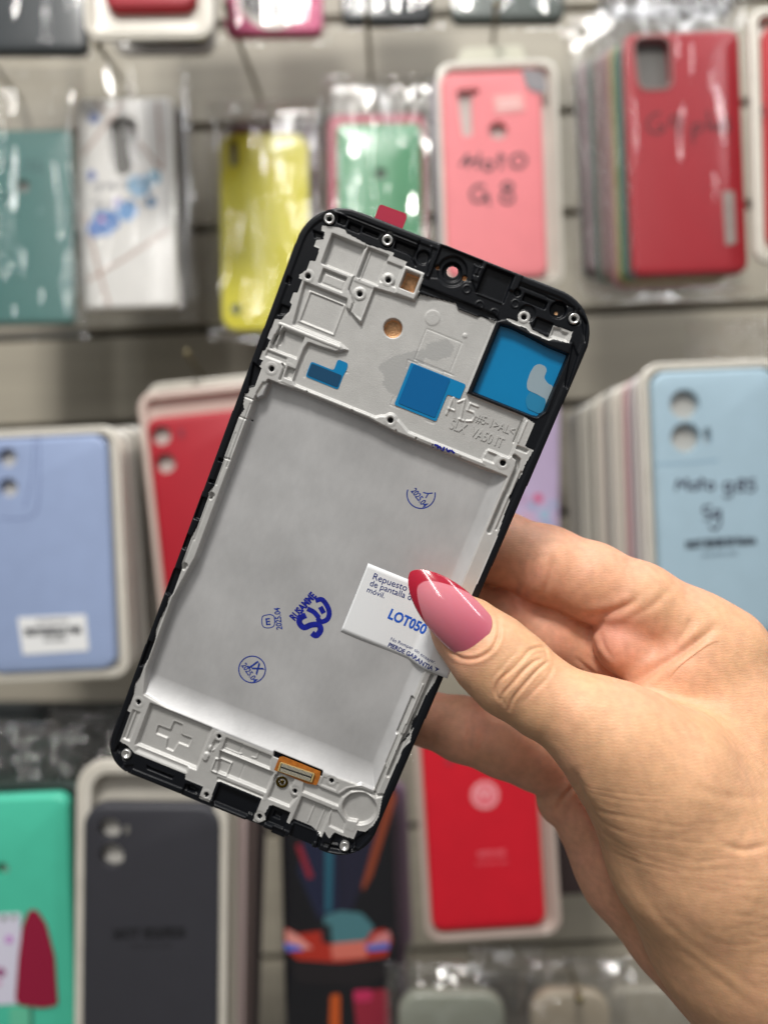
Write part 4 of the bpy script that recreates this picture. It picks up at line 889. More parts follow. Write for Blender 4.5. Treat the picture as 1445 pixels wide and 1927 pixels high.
def tray_body(parent, w, h, cx=0, cy=0, z=0, r=11, M=None, th=5, rim=4):
    """blister tray: flat flange, raised ridge, sunken middle"""
    M = M or tray_m
    L = [(0, -3), (0, 0), (.8, .5), (2.0, .6), (2.6, 0), (3.2, 0), (3.8, .9), (4.6, .9), (rim+1.2, 0), (rim+2.0, -th), (rim+10, -th-1)]
    bm = bmesh.new(); rings = []
    for ins, dz in L: rings.append([bm.verts.new((x*.001, y*.001, (z+dz)*.001)) for x, y in rrect(w-2*ins, h-2*ins, max(r-ins*.8, 1.5), 8, cx, cy)])
    n = len(rings[0])
    for a, b_ in zip(rings[:-1], rings[1:]):
        for i in range(n): bm.faces.new((a[i], a[(i+1) % n], b_[(i+1) % n], b_[i]))
    bm.faces.new(rings[-1]); bm.faces.new(list(reversed(rings[0]))) if False else None
    # back of the tray: a shell so it has thickness
    bk = [bm.verts.new((x*.001, y*.001, (z-th-1.8)*.001)) for x, y in rrect(w-2*(rim+.6), h-2*(rim+.6), max(r-3, 2), 8, cx, cy)]
    for i in range(n): bm.faces.new((rings[0][(i+1) % n], rings[0][i], bk[i], bk[(i+1) % n]))
    bm.faces.new(list(reversed(bk))); bmesh.ops.recalc_face_normals(bm, faces=bm.faces)
    return bm_obj('blister_tray', bm, M, parent, True, 35)
def bag(parent, w, h, cx=0, cy=0, z=3, amp=2.2, M=None, seed=0, nx=44, ny=80, seal=True, depth=12, vert=1.0, crump=0):
    """clear bag: wrinkled front and back skins joined round the edge"""
    M = M or film_m; V, F = [], []
    for s in (0, 1):
        for j in range(ny+1):
            for i in range(nx+1):
                x = cx+(i/nx-.5)*w; y = cy+(j/ny-.5)*h; e_ = min(i, nx-i)/nx*2; f_ = min(j, ny-j)/ny*2; k = min(1, e_*6)*min(1, f_*8)
                q = Vector((x*.045*vert+seed*7.3, y*.007, seed*3.1+s*9)); q2 = Vector((x*.10+seed, y*.025, seed+4.+s))
                n_ = noise.noise(q)*1.0+abs(noise.noise(q*2.3))*-.9+noise.noise(q2)*.35
                if crump: n_ += crump*(abs(noise.noise(Vector((x*.07+seed, y*.05, s))))*1.6+abs(noise.noise(Vector((x*.16, y*.13+seed, s))))*.8+abs(noise.noise(Vector((x*.4, y*.3, seed))))*.25)
                zz = z+amp*n_ if s == 0 else z-depth+amp*.3*n_
                zz = (z-depth*.45)*(1-k)+zz*k+(amp*.5*n_)*(1-k)
                wob = 1.2*noise.noise(Vector((y*.06, seed*5., 0)))*(1 if e_ < .05 else 0)
                V.append(((x+wob)*.001, y*.001, zz*.001))
    N = (nx+1)*(ny+1)
    for j in range(ny):
        for i in range(nx):
            a = j*(nx+1)+i; F.append((a, a+1, a+nx+2, a+nx+1)); F.append((N+a, N+a+nx+1, N+a+nx+2, N+a+1))
    for i in range(nx): F.append((i, N+i, N+i+1, i+1)); a = ny*(nx+1)+i; F.append((a, a+1, N+a+1, N+a))
    return mesh_obj('plastic_bag', V, F, M, parent, True)
def mark(parent, L, strokes, w, col, z, name='pen_writing', rough=.6):
    return bm_obj(name, ribbon([L.pts(s, z) for s in strokes], w, z, .05), mat('mark_%s' % '_'.join('%02x' % int(c*255) for c in col[:3]), col, rough=rough), parent)
def patch(parent, L, xy, z, col, name, th=.3, r=0, rough=.6, alpha=1):
    P = L.pts(xy, z); P = rounded(P, r) if r else P
    return bm_obj(name, slab([(P, z+th), (P, z)]), mat('patch_%s_%d' % ('_'.join('%02x' % int(c*255) for c in col[:3]), rough*100), col, rough=rough), parent)
def words(parent, L, body, a, b_, z, M, name='printed_words', hs=1.0, bold=0.02):
    return join_text([text_at(body, L(*a, z), L(*b_, z), z, None, None, None, hs, bold, .05)], M, parent, name)
def package(name, label, cat, tl, tr, bl, d, group=None):
    m, w, h = frame(tl, tr, bl, d); t = thing(name, label, cat, m, group); return t, Loc(m), w, h
GR = 'phone cases on the shop wall'
ink = mat('marker_ink', srgb(34, 28, 36), rough=.5)
print_dark = mat('print_dark', srgb(40, 44, 52), rough=.6)
hk = mat('hook_metal', srgb(122, 112, 84), rough=.35, metal=.7)
nh = [0]
HLAB = []
def hook(px0, py0, d0, px1, py1, d1, label, r=2.0):
    A, B = at(px0, py0, d0), at(px1, py1, d1); v = B-A; bm = bmesh.new()
    bmesh.ops.create_cone(bm, cap_ends=True, segments=14, radius1=r*.001, radius2=r*.001, depth=v.length, matrix=Matrix.Translation((A+B)/2) @ v.to_track_quat('Z', 'Y').to_matrix().to_4x4())
    bmesh.ops.create_uvsphere(bm, u_segments=12, v_segments=8, radius=r*.0013, matrix=Matrix.Translation(A))
    o = bm_obj('wall_hook', bm, hk, None, True, 40); tag(o, label, 'hook', 'wire hooks on the wall'); return o
# ------------------------------------------------------------------ middle row, right: red case in a bag with its stack behind
Bk = srgb(20, 20, 26)
t, L, w, h = package('packaged_phone_case', 'red phone case in a clear bag marked with pen, square camera opening', 'phone case', (1168, 58), (1386, 58), (1196, 516), 498)
cam_h = rounded(L.pts((1192,72, 1258,70, 1264,164, 1204,168), 0), 7)
cb = case_body(t, w, h, srgb(158, 18, 34), holes=[cam_h], r=7, th=8, rough=.45, coat=.25, back=(7, .12))
bm = slab([(rounded([(x*1.0, y) for x, y in L.pts((1188,68, 1262,66, 1268,168, 1200,172), .4)], 8), .5), (rounded(L.pts((1188,68, 1262,66, 1268,168, 1200,172), .4), 8), .1)], [cam_h]); bm_obj('camera_frame', bm, mat('camera_frame_grey', srgb(150, 120, 116), rough=.3, metal=.4), t)
bx = L.pts((1192,72, 1258,70, 1264,164, 1204,168), -8); bm_obj('camera_back', slab([(rounded(bx, 5), -8.2), (rounded(bx, 5), -8.6)]), mat('camera_back_grey', srgb(86, 88, 90), rough=.4, coat=.5, var=.3, vscale=90), t)
mark(t, L, [(1242,212, 1226,218, 1217,234, 1224,248, 1240,250, 1250,240), (1250,240, 1236,234), (1276,218, 1264,220, 1260,232, 1270,236, 1279,226, 1277,217), (1278,222, 1279,240, 1274,258),
            (1302,234, 1303,270), (1303,238, 1314,232, 1320,240, 1312,250, 1303,248), (1332,208, 1332,246), (1340,230, 1340,242, 1347,244, 1352,230), (1352,230, 1354,246), (1374,226, 1364,226, 1364,234, 1372,238, 1368,246, 1358,244)], 1.5, srgb(34, 4, 14), .15)
tg = patch(t, L, (1358,360, 1380,360, 1384,458, 1364,462), .05, srgb(150, 138, 132), 'metal_tag', th=.5, r=.8, rough=.35)
words(tg, L, 'UMIDIGI', (1377, 446), (1374, 376), .6, mat('tag_dark', srgb(90, 80, 78), rough=.5), 'tag_letters', .9) if False else mark(tg, L, [(1371,380, 1369,392, 1374,396, 1370,408), (1375,414, 1371,424, 1376,432)], .5, srgb(96, 82, 80), .6, 'tag_letters')
bag(t, w+24, h+60, 2, 12, z=4.5, amp=1.6, seed=1, M=film_m)
# bags stacked behind it
cols = [(srgb(54, 120, 108), 'green'), (srgb(168, 178, 80), 'yellow green'), (srgb(206, 130, 140), 'pink'), (srgb(120, 110, 112), 'grey'), (srgb(180, 120, 128), 'dusky pink'), (srgb(74, 132, 112), 'sea green'), (srgb(150, 138, 142), 'pale grey'), (srgb(186, 150, 156), 'faded pink'), (srgb(60, 60, 64), 'charcoal')]
for i, (c, nm) in enumerate(cols):
    dx = -8-i*10.5; t2, L2, w2, h2 = package('packaged_phone_case', '%s bagged case edge in the stack left of the bagged red case' % nm, 'phone case', (1160+dx*.9, 74+i*5), (1366+dx*.8, 74+i*5), (1188+dx*.9, 520+(i % 3)*10-i*3), 509+i*11.0, 'bagged cases stacked behind the red one')
    case_body(t2, w2, h2, c, r=7, th=7, coat=.3, rough=.4); bag(t2, w2+18, h2+40, 0, 8, z=2.0, amp=1.6, seed=20+i, nx=24, ny=40, depth=9)
# ---- coral case in a tray, left of it
t, L, w, h = package('packaged_phone_case', 'coral pink phone case in a white tray with a name written in black pen', 'phone case', (820, 118), (1036, 122), (846, 535), 545)
tray_body(t, w+4, h+4, z=0)
chs = [rounded(L.pts((858,172, 900,168, 902,180, 887,184, 890,258, 870,262), 0), 2.4), circ(*L(936, 248, 0), 6.6, 24)]
x0, y0 = L(834, 146); x1, y1 = L(1022, 520); cwid = L(1010, 160)[0]-L(836, 160)[0]
case_body(t, cwid+6, h-12, srgb(240, 132, 138), cx=(L(836, 160)[0]+L(1010, 160)[0])/2, cy=-1, z=2.5, holes=chs, r=8, th=8, rough=.6)
patch(t, L, (980,128, 1022,136, 1030,170, 1016,176, 990,166), 2.9, srgb(140, 136, 140), 'round_sticker', r=4)
pt = patch(t, L, (926,180, 984,176, 988,208, 932,214), 2.7, srgb(236, 168, 164), 'paper_label', r=.5); mark(pt, L, [(936,190, 975,186), (936,202, 978,198)], 1.3, srgb(248, 222, 218), 3.1, 'label_print')
mark(t, L, [(866,312, 881,290), (881,290, 880,316), (880,306, 900,300), (902,288, 897,318), (918,302, 909,308, 912,318, 922,319, 928,310, 918,302), (941,288, 943,318), (934,298, 950,295), (974,290, 962,298, 964,312, 978,315, 989,304, 984,292, 974,290),
            (912,350, 896,350, 886,364, 892,378, 908,378, 915,366), (904,364, 916,364), (916,364, 920,386), (954,343, 945,349, 950,357, 962,364, 965,376, 954,382, 943,376, 946,365, 960,357, 964,348, 954,343)], 2.1, srgb(52, 22, 34), 2.8)
bm_obj('hang_tab', slab([(rounded(L.pts((858,120, 870,92, 980,86, 990,120), -.5), 3), .2), (rounded(L.pts((858,120, 870,92, 980,86, 990,120), -.5), 3), -.6)]), mat('tab_white', srgb(190, 188, 170), rough=.4), t)
bm_obj('clear_lid', slab([(rrect(w-2, h-2, 10), 5.2), (rrect(w-.5, h-.5, 10.5), 3.4)]), lid_m, t)
for i in range(2):
    t2, L2, w2, h2 = package('packaged_phone_case', ['pale tray directly behind the coral pink case', 'lilac tray second behind the coral pink case'][i], 'phone case', (812-i*7, 128+i*8), (1030-i*4, 132+i*8), (840-i*5, 535-i*6), 558+i*12, 'trays behind the coral case'); tray_body(t2, w2, h2, M=[tray_m, mat('tray_lilac', srgb(150, 140, 158), rough=.35)][i])
# ---- yellow case
t, L, w, h = package('packaged_phone_case', 'yellow phone case in a crinkled shiny bag', 'phone case', (412, 252), (578, 252), (420, 620), 640)
case_body(t, w, h, srgb(222, 212, 52), r=13, th=8, rough=.4, coat=.3, holes=[rounded(L.pts((432,262, 446,262, 448,312, 434,312), 0), 2.8)], back=(4, .1))
bm = slab([(rrect(w-.8, h-.8, 12.6, 10), 1.0), (rrect(w-.2, h-.2, 12.9, 10), -.8)], [rrect(w-5, h-5, 10.6, 10)]); bm_obj('raised_lip', bm, mat('yellow_lip', srgb(226, 216, 60), rough=.35, coat=.4), t, True, 40)
patch(t, L, (434,574, 452,572, 454,590, 438,592), .1, srgb(60, 74, 70), 'speaker_mark', r=3)
patch(t, L, (434,262, 447,262, 449,312, 435,312), -7.5, srgb(60, 70, 74), 'camera_back', r=2)
bag(t, w+28, h+38, 3, 10, z=5, amp=3.6, seed=33, M=shine_m, vert=.8)
t2, L2, w2, h2 = package('packaged_phone_case', 'dark maroon case hanging behind the yellow one', 'phone case', (424, 232), (602, 236), (432, 606), 664, GR); case_body(t2, w2, h2, srgb(92, 60, 66), r=8, coat=.4); bag(t2, w2+10, h2+20, z=1, seed=34, nx=24, ny=40)
# ---- green over pink
t, L, w, h = package('packaged_phone_case', 'mint green phone case with round camera hole in a shiny bag, pink edge behind', 'phone case', (628, 228), (790, 232), (640, 590), 630)
case_body(t, w, h, srgb(88, 160, 116), r=6, th=5, rough=.35, coat=.5, holes=[circ(*L(716, 326), 4.6)], back=(4, .12))
bm_obj('pink_case', slab([(rrect(w+9, h+14, 8, 8, -2, 2), -5), (rrect(w+11, h+16, 9, 8, -2, 2), -10)]), mat('pinkred', srgb(188, 62, 92), rough=.4), t)
bag(t, w+26, h+54, 2, 12, z=5.5, amp=3.8, seed=47, M=shine_m, vert=.8)
# ---- white case with drawn flowers
t, L, w, h = package('packaged_phone_case', 'white phone case with brown marble lines and blue flowers in a bag', 'phone case', (142, 184), (320, 184), (160, 580), 600)
case_body(t, w, h, srgb(222, 220, 216), r=5, th=8, rough=.35, coat=.4, holes=[rounded(L.pts((202,226, 230,216, 258,228, 256,280, 248,322, 232,332, 214,322, 206,280), 0), 3)], back=(7, .14))
patch(t, L, (200,226, 260,226, 258,335, 204,335), -8.5, srgb(92, 88, 86), 'camera_back')
patch(t, L, (204,250, 256,250, 255,276, 206,276), -7.5, srgb(120, 114, 104), 'camera_strip')
brown = srgb(160, 118, 100)
for st_ in ((182,190, 204,214), (232,192, 196,240, 155,292), (262,268, 306,320), (296,190, 306,320), (158,400, 190,520, 206,576), (164,528, 230,490, 318,432)): mark(t, L, [st_], 1.5, brown, .1, 'marble_line')
fl_ = random.Random(3)
for cxx, cyy, rr2, cc in ((200,418,26,srgb(96,132,186)), (240,396,20,srgb(120,160,206)), (262,350,22,srgb(140,180,210)), (180,430,16,srgb(110,140,196)), (290,335,14,srgb(150,196,220)), (196,414,8,srgb(226,150,170)), (222,382,9,srgb(190,180,214)), (285,380,10,srgb(130,170,210)), (172,330,10,srgb(130,140,180)), (178,222,12,srgb(140,150,186))):
    for k in range(5):
        aa = k*72+fl_.random()*30; qx, qy = cxx+math.cos(math.radians(aa))*rr2*.5, cyy+math.sin(math.radians(aa))*rr2*.5; q0 = L(qx, qy)
        bm_obj('petal', slab([(circ(q0[0], q0[1], rr2*.2+fl_.random()*.8, 12), .12+.02*k+fl_.random()*.05), (circ(q0[0], q0[1], rr2*.2, 12), .02)]), mat('pt_%d_%d' % (cxx, cyy), cc, rough=.6), t)
mark(t, L, [(178,352, 190,346, 184,366), (196,346, 206,352, 212,344, 216,360), (226,350, 232,340, 240,356), (250,344, 262,338, 268,352), (276,336, 284,350, 290,334), (172,386, 184,378, 190,394, 196,380), (206,380, 214,392, 222,378), (236,384, 246,374, 256,388), (264,374, 274,388, 284,372, 296,386)], 1.1, srgb(70, 74, 96), .35, 'drawn_letters')
bag(t, w+22, h+54, 2, 15, z=4, amp=2.2, seed=51)
t2, L2, w2, h2 = package('packaged_phone_case', 'dusty grey case behind the white flowered one', 'phone case', (160, 200), (345, 204), (176, 576), 630, GR); case_body(t2, w2, h2, srgb(120, 116, 116), r=7, coat=.4); bag(t2, w2+10, h2+16, z=1, seed=52, nx=24, ny=40)
# ---- teal case at the left border
t, L, w, h = package('packaged_phone_case', 'teal phone case in a creased bag at the left border', 'phone case', (-46, 242), (130, 244), (-36, 608), 590)
case_body(t, w, h, srgb(76, 124, 120), r=4, th=8, rough=.4, coat=.35, holes=[circ(*L(44, 350), 5)], back=(4, .3))
patch(t, L, (30,338, 58,338, 58,368, 30,368), -8, srgb(150, 130, 126), 'camera_back')
mark(t, L, [(2,300, 6,322), (12,300, 24,302, 16,318), (30,316, 40,322), (52,304, 60,302, 54,318, 66,318), (74,300, 72,320, 84,318), (0,360, 14,366, 8,380)], 1.0, srgb(40, 70, 78), .1)
bag(t, w+16, h+60, 3, 18, z=4.5, amp=3.4, seed=64, M=shine_m, vert=.8)
# ---- far right, red in a cream tray
t, L, w, h = package('packaged_phone_case', 'dark red case in a cream tray cut by the right border of the upper row', 'phone case', (1406, 14), (1610, 14), (1424, 492), 485)
tray_body(t, w, h, r=9); case_body(t, w-18, h-20, srgb(186, 40, 48), r=8, cx=0)
mark(t, L, [(1442,196, 1432,206, 1438,216, 1446,212)], 1.1, srgb(60, 16, 26), .2)
# ---- top row, only the lower ends are seen
t, L, w, h = package('packaged_phone_case', 'charcoal case in a dark bag at the top left corner', 'phone case', (-60, -330), (160, -330), (-58, 96), 560)
case_body(t, w, h, srgb(44, 50, 54), r=6, coat=.5); bag(t, w+10, h+12, z=4, amp=3, seed=71)
t, L, w, h = package('packaged_phone_case', 'dark red case in a white tray cut by the top border', 'phone case', (150, -400), (392, -400), (162, 74), 500)
tray_body(t, w, h); case_body(t, w-24, h-32, srgb(156, 14, 34), cx=1, cy=4, z=1)
t2, L2, w2, h2 = package('packaged_phone_case', 'black case in a tray behind the dark red one', 'phone case', (210, -330), (402, -330), (214, 102), 590, GR); tray_body(t2, w2, h2, M=trayd_m); case_body(t2, w2-14, h2-22, srgb(30, 34, 38))
t, L, w, h = package('packaged_phone_case', 'pink case with a black and white disc cut by the top border', 'phone case', (418, -330), (602, -330), (424, 62), 590)
case_body(t, w, h, srgb(196, 84, 124), r=7, coat=.3)
oc_ = L(512, -30, 0); 
bm_obj('white_disc', slab([(circ(L(514,-10,0)[0], L(514,-10,0)[1], 27, 40), .5), (circ(L(514,-10,0)[0], L(514,-10,0)[1], 27, 40), .1)]), mat('dw', srgb(196, 190, 182), rough=.5), t)
bm_obj('black_disc', slab([(circ(L(512,-22,0)[0], L(512,-22,0)[1], 25, 40), .9), (circ(L(512,-22,0)[0], L(512,-22,0)[1], 25, 40), .5)]), mat('db', srgb(26, 26, 30), rough=.4), t)
bag(t, w+12, h+16, z=4, amp=2, seed=73)
t, L, w, h = package('packaged_phone_case', 'teal and black case cut by the top border', 'phone case', (640, -330), (812, -330), (642, 40), 600)
case_body(t, w, h, srgb(30, 36, 40), r=7, coat=.3); bm_obj('teal_panel', slab([(rrect(w-4, h-26, 6, 8, 0, 13), 1.0), (rrect(w-4, h-26, 6, 8, 0, 13), .2)]), mat('tealp', srgb(60, 140, 150), rough=.4), t); bag(t, w+14, h+10, z=4, amp=3, seed=74)
t, L, w, h = package('packaged_phone_case', 'purple edged grey case in a bag cut by the top border', 'phone case', (846, -330), (1060, -330), (850, 36), 575)
case_body(t, w, h, srgb(84, 92, 88), r=7, coat=.3); bm_obj('purple_panel', slab([(rrect(w-10, h-22, 6, 8, 0, 13), 1.0), (rrect(w-10, h-22, 6, 8, 0, 13), .2)]), mat('purp', srgb(120, 70, 100), rough=.4), t); bag(t, w+20, h+14, z=5, amp=4, seed=75)
t, L, w, h = package('packaged_phone_case', 'grey bagged pack hanging above the bagged red case', 'phone case', (1130, -380), (1380, -380), (1136, 22), 540)
case_body(t, w, h, srgb(96, 92, 88), r=7, coat=.3); bag(t, w+12, h+24, z=5, amp=4, seed=76)
# ------------------------------------------------------------------ second row
t, L, w, h = package('packaged_phone_case', 'lavender blue case in a white tray with a printed paper label', 'phone case', (-70, 802), (213, 812), (-28, 1274), 520)
tray_body(t, w, h, M=tray_m)
chs = [circ(*L(18, 862), 6.6), circ(*L(20, 918), 6.6)]
case_body(t, w-16, h-12, srgb(142, 158, 192), holes=chs, r=10, th=9, rough=.5, cx=0, z=3)
mark(t, L, [(66,818, 60,900, 46,956), (74,818, 74,930, 60,972, 0,976)], .7, srgb(90, 104, 146), 3.1, 'panel_line')
pt = patch(t, L, (34,1162, 162,1156, 168,1224, 44,1232), 3.2, srgb(226, 226, 226), 'paper_label', r=1.5, th=.2)
words(pt, L, 'SILICONE CASE', (70, 1172), (128, 1170), 3.5, print_dark, 'label_print', .9, .03); words(pt, L, 'MOTOROLA G84', (48, 1196), (154, 1192), 3.5, print_dark, 'label_print', 1.3, .08) ; words(pt, L, '5G 2024', (84, 1208), (126, 1206), 3.5, print_dark, 'label_print', .9, .03)
mark(pt, L, [(46,1184, 152,1180)], .8, srgb(60, 60, 64), 3.45, 'label_print')
for i, c in enumerate((tray_m, trayd_m, tray_m, mat('tray_dusk', srgb(96, 86, 80), rough=.4), tray_m, trayd_m)):
    t2, L2, w2, h2 = package('packaged_phone_case', 'blister tray edge stacked behind the lavender blue case', 'phone case', (-40+i*6, 812+i*1), (224+i*9, 822-i*3), (6+i*6, 1262-i*7), 536+i*13, 'trays behind the lavender case'); tray_body(t2, w2, h2, M=c)
t, L, w, h = package('packaged_phone_case', 'crimson case in a pale pink tray left of the phone chassis', 'phone case', (254, 738), (492, 720), (310, 1200), 560)
tp = mat('tray_pinkish', srgb(206, 188, 178), rough=.35, coat=.4)
tray_body(t, w, h, M=tp)
chs = [circ(*L(306, 820), 7.2), circ(*L(314, 872), 7.2)]
case_body(t, w-9, h-24, srgb(166, 20, 38), holes=chs, r=9, rough=.5, cy=-7, cx=.5, z=3); patch(t, L, (336,808, 346,806, 348,822, 338,824), 3.1, srgb(130, 40, 56), 'flash_hole', r=1.5)
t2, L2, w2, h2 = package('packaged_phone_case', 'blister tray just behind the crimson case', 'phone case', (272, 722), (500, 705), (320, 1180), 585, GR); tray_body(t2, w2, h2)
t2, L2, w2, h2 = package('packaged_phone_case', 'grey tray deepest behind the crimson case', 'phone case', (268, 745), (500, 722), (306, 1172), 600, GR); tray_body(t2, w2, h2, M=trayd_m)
# light blue case on the right with its long stack
t, L, w, h = package('packaged_phone_case', 'light blue case in a white tray with pen writing and small print', 'phone case', (1200, 682), (1470, 676), (1226, 1216), 472)
tray_body(t, w, h, r=12)
cc_ = L(1222, 700); c2_ = L(1232, 1200)
chs = [circ(*L(1284, 762), 9.2), circ(*L(1286, 824), 9.2), rounded(L.pts((1320,806, 1332,806, 1334,836, 1322,838), 0), 1.8)]
case_body(t, w-12, h-12, srgb(174, 202, 218), holes=chs, r=10, rough=.5, th=9, z=3)
mark(t, L, [(1234,874, 1290,872, 1350,866)], .8, srgb(116, 158, 188), 3.1, 'panel_line')
mark(t, L, [(1271,924, 1275,902), (1275,902, 1283,916), (1283,916, 1292,900), (1292,900, 1294,924), (1306,908, 1300,914, 1304,922, 1312,918, 1311,909, 1306,908), (1320,898, 1320,922), (1314,907, 1328,905), (1336,908, 1330,914, 1334,922, 1342,918, 1341,909, 1336,908),
            (1374,908, 1363,910, 1362,920, 1371,922, 1376,912), (1376,906, 1376,930, 1368,936, 1360,932), (1394,902, 1387,908, 1396,914, 1398,922, 1389,924, 1387,916, 1397,910, 1400,904, 1394,902), (1420,902, 1408,903), (1408,903, 1407,911, 1417,912, 1420,919, 1412,925, 1404,922),
            (1338,952, 1324,953), (1324,953, 1323,964, 1333,966, 1335,976, 1324,979), (1350,960, 1341,964, 1343,974, 1350,972, 1353,962), (1354,958, 1354,984, 1345,996, 1333,990)], 1.5, srgb(34, 40, 70), 3.2)
words(t, L, 'MOT EDGE 50 Fusion', (1290, 1032), (1422, 1022), 3.2, mat('print_navy', srgb(52, 68, 84), rough=.6), 'model_print', 1.3, .1); words(t, L, 'SILICONE CASE', (1320, 1048), (1386, 1044), 3.2, mat('print_soft', srgb(110, 132, 150), rough=.6), 'model_print', 1.1, .02)
bm_obj('clear_lid', slab([(rrect(w-4, h-4, 10), 5.4), (rrect(w-2, h-2, 11), 3.7)]), lid_m, t)
sc_ = [(210, 205, 198), (178, 170, 172), (186, 150, 152), (204, 198, 186), (212, 206, 196), (150, 148, 142), (196, 182, 172), (206, 202, 190), (118, 112, 106), (196, 192, 180), (160, 156, 148), (204, 200, 190), (120, 118, 114), (176, 172, 164), (150, 146, 140)]
for i, c in enumerate(sc_):
    d = 483+i*13; jx = rnd.uniform(-3, 3); jy = rnd.uniform(-4, 4)
    f = 472/d; X = lambda x: PCX+(x-PCX)*f+jx; Yv = lambda y: PCY+(y-PCY)*f+jy
    t2, L2, w2, h2 = package('packaged_phone_case', 'blister tray edge in the long stack left of the light blue case', 'phone case', (X(1202), Yv(690)), (X(1462), Yv(688)), (X(1226), Yv(1212)), d, 'trays in the long stack'); tray_body(t2, w2, h2, r=12, M=mat('st_%d' % i, srgb(*c), rough=.35, coat=.4), th=8)
t, L, w, h = package('packaged_phone_case', 'lilac case with painted pink and blue flowers peeking out behind the chassis', 'phone case', (880, 752), (1050, 760), (886, 1130), 612)
case_body(t, w, h, srgb(196, 178, 212), r=7, rough=.45, coat=.3)
for cxx, cyy, rr2, cc in ((1012,938,9,srgb(214,70,120)), (1002,952,8,srgb(150,176,206)), (1024,968,12,srgb(160,188,212)), (990,978,14,srgb(206,170,196)), (1030,990,9,srgb(140,170,206)), (1008,996,10,srgb(212,140,170)), (986,940,10,srgb(190,160,196)), (1040,950,7,srgb(150,180,210))):
    q0 = L(cxx, cyy); hh = .1+.03*(cxx % 5); bm_obj('petal', slab([(circ(q0[0], q0[1], rr2*.4, 14), hh+.1), (circ(q0[0], q0[1], rr2*.4, 14), .02)]), mat('q_%d' % cxx, cc, rough=.6), t)
# crumpled clear bags above the light blue case
t, L, w, h = package('plastic_bag_pack', 'crumpled clear bag tops above the light blue case', 'plastic bag', (1290, 600), (1500, 590), (1290, 700), 560)
bag(t, w, h, z=0, amp=7, seed=81, M=crumple_m, nx=100, ny=60, depth=16, crump=1)
# ------------------------------------------------------------------ lowest row
t, L, w, h = package('packaged_phone_case', 'mint turquoise case with an ice lolly picture at the bottom left', 'phone case', (-110, 1502), (112, 1500), (-80, 1990), 455)
case_body(t, w+6, h, srgb(72, 186, 156), r=8, rough=.45, coat=.15, holes=[circ(*L(4, 1636), 4.2)])
patch(t, L, (-10,1622, 16,1622, 16,1650, -10,1650), -8, srgb(190, 200, 190), 'camera_back')
card = patch(t, L, (-90,1722, 40,1718, 44,1888, -90,1896), .1, srgb(206, 204, 220), 'card_picture', r=1)
q0 = L(18, 1768, .5)
for cxx, cyy, rr2, cc in ((18,1768,2.6,srgb(190,140,200)), (2,1830,3.0,srgb(150,90,130)), (-2,1850,2.0,srgb(200,160,190)), (8,1728,1.6,srgb(90,110,90)), (26,1726,1.5,srgb(110,130,110))):
    q0 = L(cxx, cyy, .5); bm_obj('painted_flower', slab([(circ(q0[0], q0[1], rr2, 16), .55), (circ(q0[0], q0[1], rr2, 16), .4)]), mat('pf_%d' % cxx, cc, rough=.6), card)
lol = patch(t, L, (30,1880, 36,1800, 44,1740, 56,1712, 70,1712, 88,1738, 104,1800, 110,1890, 84,1896, 36,1890), .5, srgb(138, 10, 50), 'ice_lolly', th=.5, r=2)
mark(lol, L, [(60,1896, 62,1990)], 2.2, srgb(60, 120, 100), .2, 'lolly_stick')
patch(t, L, (20,1896, 56,1896, 56,1985, 20,1985), .15, srgb(96, 186, 152), 'green_panel')
t2, L2, w2, h2 = package('packaged_phone_case', 'dark green bagged case behind the turquoise one', 'phone case', (-60, 1470), (140, 1480), (-40, 1930), 485, GR); case_body(t2, w2, h2, srgb(16, 40, 34), r=7, coat=.3); bag(t2, w2+10, h2+30, 0, 12, z=3, amp=3.5, seed=91, M=film_m)
mark(t2, L2, [(122,1530, 130,1560, 122,1580), (126,1620, 134,1650), (120,1680, 132,1700)], 1.6, srgb(50, 150, 60), .2, 'green_pattern')
# bags above the turquoise case
for i, (a, lab) in enumerate((((-30, 1360, 90, 1362, 500), 'clear bag top left above the turquoise case'), ((30, 1372, 140, 1376, 505), 'clear bag top with bright glints above the turquoise case'), ((90, 1330, 250, 1334, 560), 'dark crumpled bag behind the chassis corner'))):
    t2, L2, w2, h2 = package('plastic_bag_pack', lab, 'plastic bag', (a[0], a[1]), (a[2], a[3]), (a[0], a[1]+130), a[4]); bag(t2, w2, h2, z=0, amp=6, seed=95+i*3, M=crumple_m, nx=90, ny=70, depth=14, crump=1)
t2, L2, w2, h2 = package('packaged_phone_case', 'black teal case, darkened and made taller to stand for shade, above the turquoise case', 'phone case', (-60, 1318), (262, 1330), (-50, 1850), 610, GR); case_body(t2, w2, h2, srgb(20, 28, 30), r=7, coat=.3); bag(t2, w2+10, h2+26, 0, 12, z=4, amp=3, seed=99, M=film_m)  # teal case whose near-black colour and raised top stand in for shade
# dark case in the cream tray
t, L, w, h = package('packaged_phone_case', 'charcoal case in a large cream tray with faint black print', 'phone case', (136, 1420), (420, 1440), (150, 2010), 440)
tray_body(t, w, h, r=17, th=9, rim=7)
chs = [circ(*L(210, 1556), 6.4), circ(*L(214, 1606), 7.0)]
case_w = L(412, 1700)[0]-L(168, 1700)[0]
case_body(t, case_w+4, h-28, srgb(50, 50, 56), holes=chs, r=13, cx=(L(412, 1700)[0]+L(168, 1700)[0])/2-1, cy=-11, z=3, rough=.55)
patch(t, L, (236,1554, 243,1552, 244,1568, 237,1570), 3.1, srgb(120, 118, 112), 'flash_hole', r=.8)
words(t, L, 'MOT E22/E22i', (214, 1766), (350, 1762), 3.1, mat('print_black', srgb(30, 30, 34), rough=.5), 'model_print', 1.1, .08); words(t, L, 'SILICONE CASE', (246, 1784), (322, 1782), 3.1, mat('print_black2', srgb(44, 44, 48), rough=.5), 'model_print', 1.0, .02)
